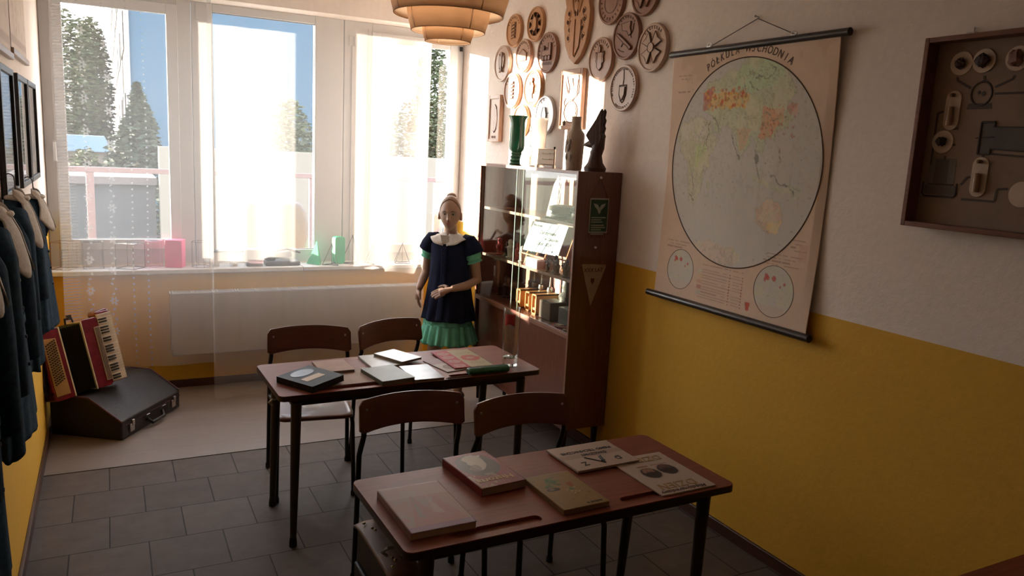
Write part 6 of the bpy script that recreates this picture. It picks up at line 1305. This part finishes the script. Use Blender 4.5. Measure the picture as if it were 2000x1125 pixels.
lettering('cover_lettering', 'a. Jarzyny', (.04, -.108, .0170), (1, 0, 0), (0, 1, 0), .015, INK, b_, world=False)
b_ = book('drawing_notebook', 'pale technical lettering notebook lying across the folder on the foreground table', 1.936, 2.252, .270, .212, .008, .03, p_pismo, cat='notebook', z=TZ+.004, edge=(.45, .35, .28), spine=(.5, .38, .3))
for s_, (x, y), sz in (('PISMO TECHNICZNE', (0, .044), .025), ('ĆWICZYMY', (.012, .012), .022), ('Z', (-.072, -.058), .040), ('D', (.075, -.052), .038)): lettering('cover_lettering', s_, (x, y, .0080), RU, RV, sz, INK, b_, world=False, squash=.95)
mb = MB(); [mb.tube([(a[0], a[1], .0085), (b[0], b[1], .0085)], .0022, 6) for a, b in (((-.045, -.012), (.004, -.078)), ((.0, -.075), (.012, -.020)), ((.004, -.078), (.022, -.015)), ((-.002, -.058), (.014, -.058)))]; mb.build('compass_drawing', INK, b_)
b_ = book('folder', 'white folder with two oval portraits, partly under the technical notebook', 2.090, 2.045, .232, .315, .005, .010, p_dzien, cat='folder', edge=(.5, .4, .33), spine=(.52, .41, .34), nu=70, nv=90)
GI = mat('gold_letter', (.34, .20, .07), .5)
lettering('cover_lettering', 'DZIEŃ', (-.008, -.100, .005), RU, RV, .055, GI, b_, world=False, squash=1.0, shear=.1); lettering('cover_lettering', 'DZIECI', (.012, .118, .005), RU, RV, .050, GI, b_, world=False, squash=1.0, shear=.1); lettering('cover_lettering', 'Międzynarodowy', (-.01, -.140, .005), RU, RV, .027, INKB, b_, world=False, shear=.3)
# far table
b_ = book('binder', 'thick black zip binder with cream label on the middle table', 1.180, 3.470, .235, .195, .030, rad(40)+PI/2*0-rad(100), None, (.020, .020, .024), cat='binder', edge=(.03, .025, .025), gloss=.5, tilt=(rad(4), 0), z=TZ+.006)
mb = MB(); mb.b2((.005, -.065, .030), (.05, .045, .0312)); mb.build('cream_label', mat('label_cream', (.58, .46, .32), .5), b_); mb = MB(); mb.prism([(.04*cos(a)-.055, .062*sin(a)) for a in [2*PI*i/24 for i in range(24)]], (0, .0, .030), (1, 0, 0), (0, 1, 0), .0012); mb.build('oval_window', mat('oval_grey', (.20, .20, .22), .25), b_)
book('exercise_book', 'wide tan exercise book lying under the smaller tan one on the middle table', 1.372, 3.510, .235, .245, .004, .03, None, (.36, .225, .165), cat='notebook', edge=(.38, .26, .2), gloss=.6)
book('exercise_book', 'small tan exercise book on the left half of the middle table', 1.335, 3.668, .160, .200, .012, .02, None, (.40, .255, .19), cat='notebook', edge=(.30, .2, .15), gloss=.6, z=TZ+.0046)
book('hardback_book', 'olive green hardback book at the front middle of the middle table', 1.543, 3.452, .170, .240, .022, .14, None, (.135, .14, .085), edge=(.22, .18, .13), gloss=.42)
book('exercise_book', 'pale grey notebook lying under the tilted white one on the middle table', 1.597, 3.716, .178, .225, .011, .02, None, (.32, .29, .235), cat='notebook', edge=(.35, .28, .22), gloss=.3)
book('exercise_book', 'white notebook tilted across the pale grey one on the middle table', 1.690, 3.733, .140, .215, .012, .42, None, (.40, .35, .29), cat='notebook', edge=(.25, .17, .12), gloss=.25, z=TZ+.0122, tilt=(rad(0), rad(0)))
book('exercise_book', 'shiny lilac-white notebook right of the green hardback', 1.712, 3.443, .150, .245, .015, -.02, None, (.30, .26, .27), cat='notebook', edge=(.28, .18, .16), gloss=.22)
def p_red(u, v):
    C = base(u, (.52, .42, .26)); put(C, u < .42, (.50, .055, .075)); put(C, (u > .42) & (u < .455), (.58, .48, .34))
    for k, y in enumerate((.82, .60, .36, .13)):
        n = fbm(u, v, 9, 40+k); put(C, disk(u+.12*(n-.5), v+.1*(n-.5), (.21, y), .15, .085), (.60, .34, .30), .85); put(C, disk(u+.1*(n-.5), v, (.21, y), .07, .035), (.52, .09, .10), .7)
    n = fbm(u, v, 7, 50); put(C, disk(u+.08*(n-.5), v+.08*(n-.5), (.73, .50), .24, .16), (.50, .09, .07)); put(C, disk(u+.12*(n-.5), v, (.73, .50), .11, .06), (.56, .32, .22), .8)
    for y in (.80, .76, .24, .20, .16): put(C, rect(u, v, .55, y, .92, y+.018) & (vnoise(u, v*0+y, 70, 3) > .35), (.28, .15, .10), .8)
    return C
book('magazine', 'red and cream picture magazine on the middle table near the vase', 2.008, 3.630, .218, .330, .005, .005, p_red, cat='magazine', edge=(.5, .4, .3), spine=(.45, .06, .07), gloss=.4, z=TZ+.0052)
def p_bk(u, v):
    C = base(u, (.54, .44, .38)); put(C, v > .6, (.36, .20, .22), .8); put(C, disk(u, v, (.5, .32), .28, .16), (.20, .13, .10)); put(C, disk(u, v, (.5, .32), .20, .11), (.34, .24, .18)); return C
book('booklet', 'thin booklet with small oval picture under the red magazine', 1.884, 3.560, .120, .235, .004, .19, p_bk, cat='booklet', nu=30, nv=50, edge=(.5, .4, .33))
# pencil case with pencils, glass vase
t = thing('pencil_case', 'green ribbed pencil case at the front right of the middle table', 'pencil case', (2.04, 3.372, TZ), .02); PCG = mat('pencil_green', (.02, .125, .06), .35, col2=(.012, .08, .04), scale=30, bump=.3)
mb = MB(); mb.tube([(-.112, 0, .017), (-.105, 0, .018), (.105, 0, .018), (.112, 0, .017)], [.014, .019, .019, .013], 18, ell=(.92, 1.6)); mb.build('case', PCG, t)
mb = MB(); [mb.tube([(-.10, a, .018+.017*math.sqrt(max(0, 1-(a/.03)**2))), (.10, a, .018+.017*math.sqrt(max(0, 1-(a/.03)**2)))], .0016, 6) for a in (-.02, -.010, 0, .010, .02)]; mb.build('ribs', PCG, t)
mb = MB(); mb.tube([(-.09, .004, .036), (.09, .004, .036)], .0022, 8); mb.build('zip', STEEL, t)
mb = MB(); mb.tube([(1.812, 3.335, TZ+.0045), (1.93, 3.339, TZ+.0045)], .0042, 6); mb.tube([(1.795, 3.3345, TZ+.0045), (1.812, 3.335, TZ+.0045)], [.0006, .0042], 6); meta(mb.build('pencil', mat('pencil_brown', (.12, .05, .03), .4)), 'brown pencil sticking out beside the green pencil case', 'pencil')
t = thing('glass_vase', 'tall clear glass vase with thick base and red emblem on the middle table', 'vase', (2.208, 3.463, TZ)); r_ = .043
mb = MB(); mb.lathe([(.0005, 0), (r_-.004, 0), (r_, .005), (r_, .305), (r_-.0015, .308), (r_-.0035, .305), (r_-.0035, .055), (r_-.012, .046), (.0005, .044)], (0, 0, .0004), 48); mb.build('glass_body', clear_pane('vase_glass', 1.5, (.97, .985, .975), boost=1.6), t)
mb = MB(); mb.lathe([(.0005, .004), (r_-.006, .004), (r_-.005, .046), (.0005, .042)], (0, 0, .0004), 40); mb.build('thick_base', glass('clear_glass', (.97, .98, .97), .0, 1.45), t)
mb = MB(); mb.grid(lambda u, v: Vector((-(r_+.0012)*sin((u-.5)*1.25+.72), -(r_+.0012)*cos((u-.5)*1.25+.72), .228+.052*v-.012*(1-v)*abs(2*u-1)**1.5+.006*(1-2*abs(u-.5))*0)), 12, 6); mb.build('emblem', mat('emblem_red', (.48, .05, .06), .4), t, solid=.0008)

# ================================================================ SATCHEL UNDER THE FOREGROUND TABLE
TAN = mat('satchel_leather', (.20, .105, .060), .5, col2=(.14, .07, .04), scale=12, bump=.25); DRK = mat('satchel_dark', (.018, .014, .014), .55)
t = thing('school_satchel', 'brown leather school satchel with riveted handle hanging at the left end of the foreground table', 'bag', (1.115, 2.145, .33))
mb = MB(); mb.b2((1.070, 1.965, .33), (1.160, 2.325, .618)); mb.build('body', DRK, t, world=True, bevel=.018, seg=4)
mb = MB(); mb.grid(lambda u, v: Vector((1.062+.104*u, 1.958+.374*v, .619+.010*sin(PI*u)-.014*(2*abs(v-.5))**6)), 10, 20); mb.build('top_flap', TAN, t, world=True, solid=.008)
mb = MB(); mb.b2((1.056, 1.99, .36), (1.070, 2.30, .50)); mb.build('side_pocket', DRK, t, world=True, bevel=.006)
mb = MB(); mb.tube([(1.135, 2.04, .628), (1.137, 2.055, .655), (1.137, 2.10, .662), (1.137, 2.19, .662), (1.137, 2.235, .655), (1.135, 2.25, .628)], .010, 10, ell=(.6, 1.2)); mb.build('handle', DRK, t, world=True)
for x, y in ((1.085, 2.29), (1.10, 2.25), (1.105, 2.235), (1.10, 2.05), (1.105, 2.035), (1.085, 2.0)):
    mb = MB(); mb.ball((x, y, .632), (.0055, .0055, .004), 10, 6); mb.build('rivet', mat('brass', (.45, .32, .16), .3, metal=.9), t, world=True)
mb = MB(); mb.tube([(1.137, 2.145, .668), (1.125, 2.145, .70)], .003, 6); mb.build('hanging_ring', STEEL, t, world=True)
mb = MB(); mb.b2((2.66, .86, TZ), (2.92, 1.10, TZ+.03)); meta(mb.build('red_book', mat('red_cover', (.35, .02, .03), .4), bevel=.003), 'red book on the table in the bottom right corner', 'book')

# ================================================================ PENDANT LAMP
def shade_mat():
    m = bpy.data.materials.new('lamp_shade'); m.use_nodes = True; nt = m.node_tree; nt.nodes.clear()
    o = N(nt, 'ShaderNodeOutputMaterial'); d = N(nt, 'ShaderNodeBsdfDiffuse'); tl = N(nt, 'ShaderNodeBsdfTranslucent'); g = N(nt, 'ShaderNodeBsdfGlossy', Roughness=.35)
    nz = N(nt, 'ShaderNodeTexNoise', Scale=6, Detail=3); cr = N(nt, 'ShaderNodeValToRGB'); cr.color_ramp.elements[0].color = (.78, .60, .44, 1); cr.color_ramp.elements[1].color = (.85, .67, .51, 1)
    nt.links.new(nz.outputs['Fac'], cr.inputs[0]); nt.links.new(cr.outputs[0], d.inputs[0]); nt.links.new(cr.outputs[0], tl.inputs[0])
    a = N(nt, 'ShaderNodeMixShader'); a.inputs[0].default_value = .45; nt.links.new(d.outputs[0], a.inputs[1]); nt.links.new(tl.outputs[0], a.inputs[2])
    b = N(nt, 'ShaderNodeMixShader'); b.inputs[0].default_value = .04; nt.links.new(a.outputs[0], b.inputs[1]); nt.links.new(g.outputs[0], b.inputs[2]); nt.links.new(b.outputs[0], o.inputs['Surface']); return m
SHD = shade_mat(); LX, LY = 1.528, 2.80
def bulb_glow():
    m, nt, b = nodes('bulb_glow'); nz = N(nt, 'ShaderNodeTexNoise', Scale=3); cr = N(nt, 'ShaderNodeValToRGB')
    cr.color_ramp.elements[0].color = (1, .82, .60, 1); cr.color_ramp.elements[1].color = (1, .86, .66, 1); nt.links.new(nz.outputs['Fac'], cr.inputs[0]); nt.links.new(cr.outputs[0], b.inputs['Emission Color']); b.inputs['Emission Strength'].default_value = BULB; return m
t = thing('pendant_lamp', 'orange-beige pendant lamp of stacked plastic rings hanging from the ceiling', 'lamp', (LX, LY, 2.24))
for zb, zt, rb, rt in ((2.240, 2.292, .084, .096), (2.276, 2.355, .136, .154), (2.334, 2.46, .202, .232), (2.46, 2.56, .232, .19)):
    mb = MB(); mb.lathe([(rb, zb), ((rb+rt)/2+.003, (zb+zt)/2), (rt, zt)], (LX, LY, 0), 64, caps=False); s_ = mb.build('shade_ring', SHD, t, world=True, solid=.0025)
    mb = MB(); mb.tube([(LX+(rb+.0005)*cos(a), LY+(rb+.0005)*sin(a), zb) for a in [2*PI*i/64 for i in range(65)]], .0022, 6, caps=False); mb.build('rim', SHD, s_, world=True)
    mb = MB()
    for k in range(3): a = rad(-78-95*k+100*(zb > 2.3)*0); mb.tube([(LX+(rb+.001)*cos(a), LY+(rb+.001)*sin(a), zb), (LX+(rt+.001)*cos(a), LY+(rt+.001)*sin(a), zt)], .0022, 6)
    mb.build('seam', mat('shade_seam', (.55, .36, .22), .5), s_, world=True)
mb = MB()
for k in range(3): a = rad(30+120*k); [mb.tube([(LX+.03*cos(a), LY+.03*sin(a), 2.47), (LX+r_*cos(a), LY+r_*sin(a), z_)], .003, 6) for r_, z_ in ((.094, 2.290), (.152, 2.352), (.230, 2.458), (.195, 2.552))]
mb.build('spoke', STEEL, t, world=True)
mb = MB(); mb.tube([(LX, LY, 2.42), (LX, LY, 2.50)], .022, 14); mb.tube([(LX, LY, 2.50), (LX, LY, CEIL)], .004, 8); mb.build('cord', BK, t, world=True)
mb = MB(); mb.ball((LX, LY, 2.385), (.032, .032, .042), 18, 12); mb.build('bulb', bulb_glow(), t, world=True)
mb = MB(); mb.lathe([(.05, CEIL-.03), (.055, CEIL)], (LX, LY, 0), 20); mb.build('ceiling_cup', PVC, t, world=True)
# glass shade of a second lamp just cut by the top of the photo
p = at(604, -14, 1, 4.6); t = thing('glass_pendant', 'clear glass lamp rim just cut by the top edge of the photo', 'lamp', tuple(p))
mb = MB(); [mb.ball((p.x+s*.022, p.y, p.z+.012), (.024, .024, .030), 18, 12) for s in (-1, 1)]; mb.build('glass_bulb', glass('clear_glass', (.97, .98, .97), .0, 1.45), t, world=True)
mb = MB(); mb.tube([(p.x-.022, p.y, p.z+.035), (p.x, p.y, p.z+.09), (p.x+.022, p.y, p.z+.035)], .006, 8); mb.tube([(p.x, p.y, p.z+.09), (p.x, p.y, CEIL)], .005, 8); mb.build('stem', mat('brass', (.45, .32, .16), .3, metal=.9), t, world=True)
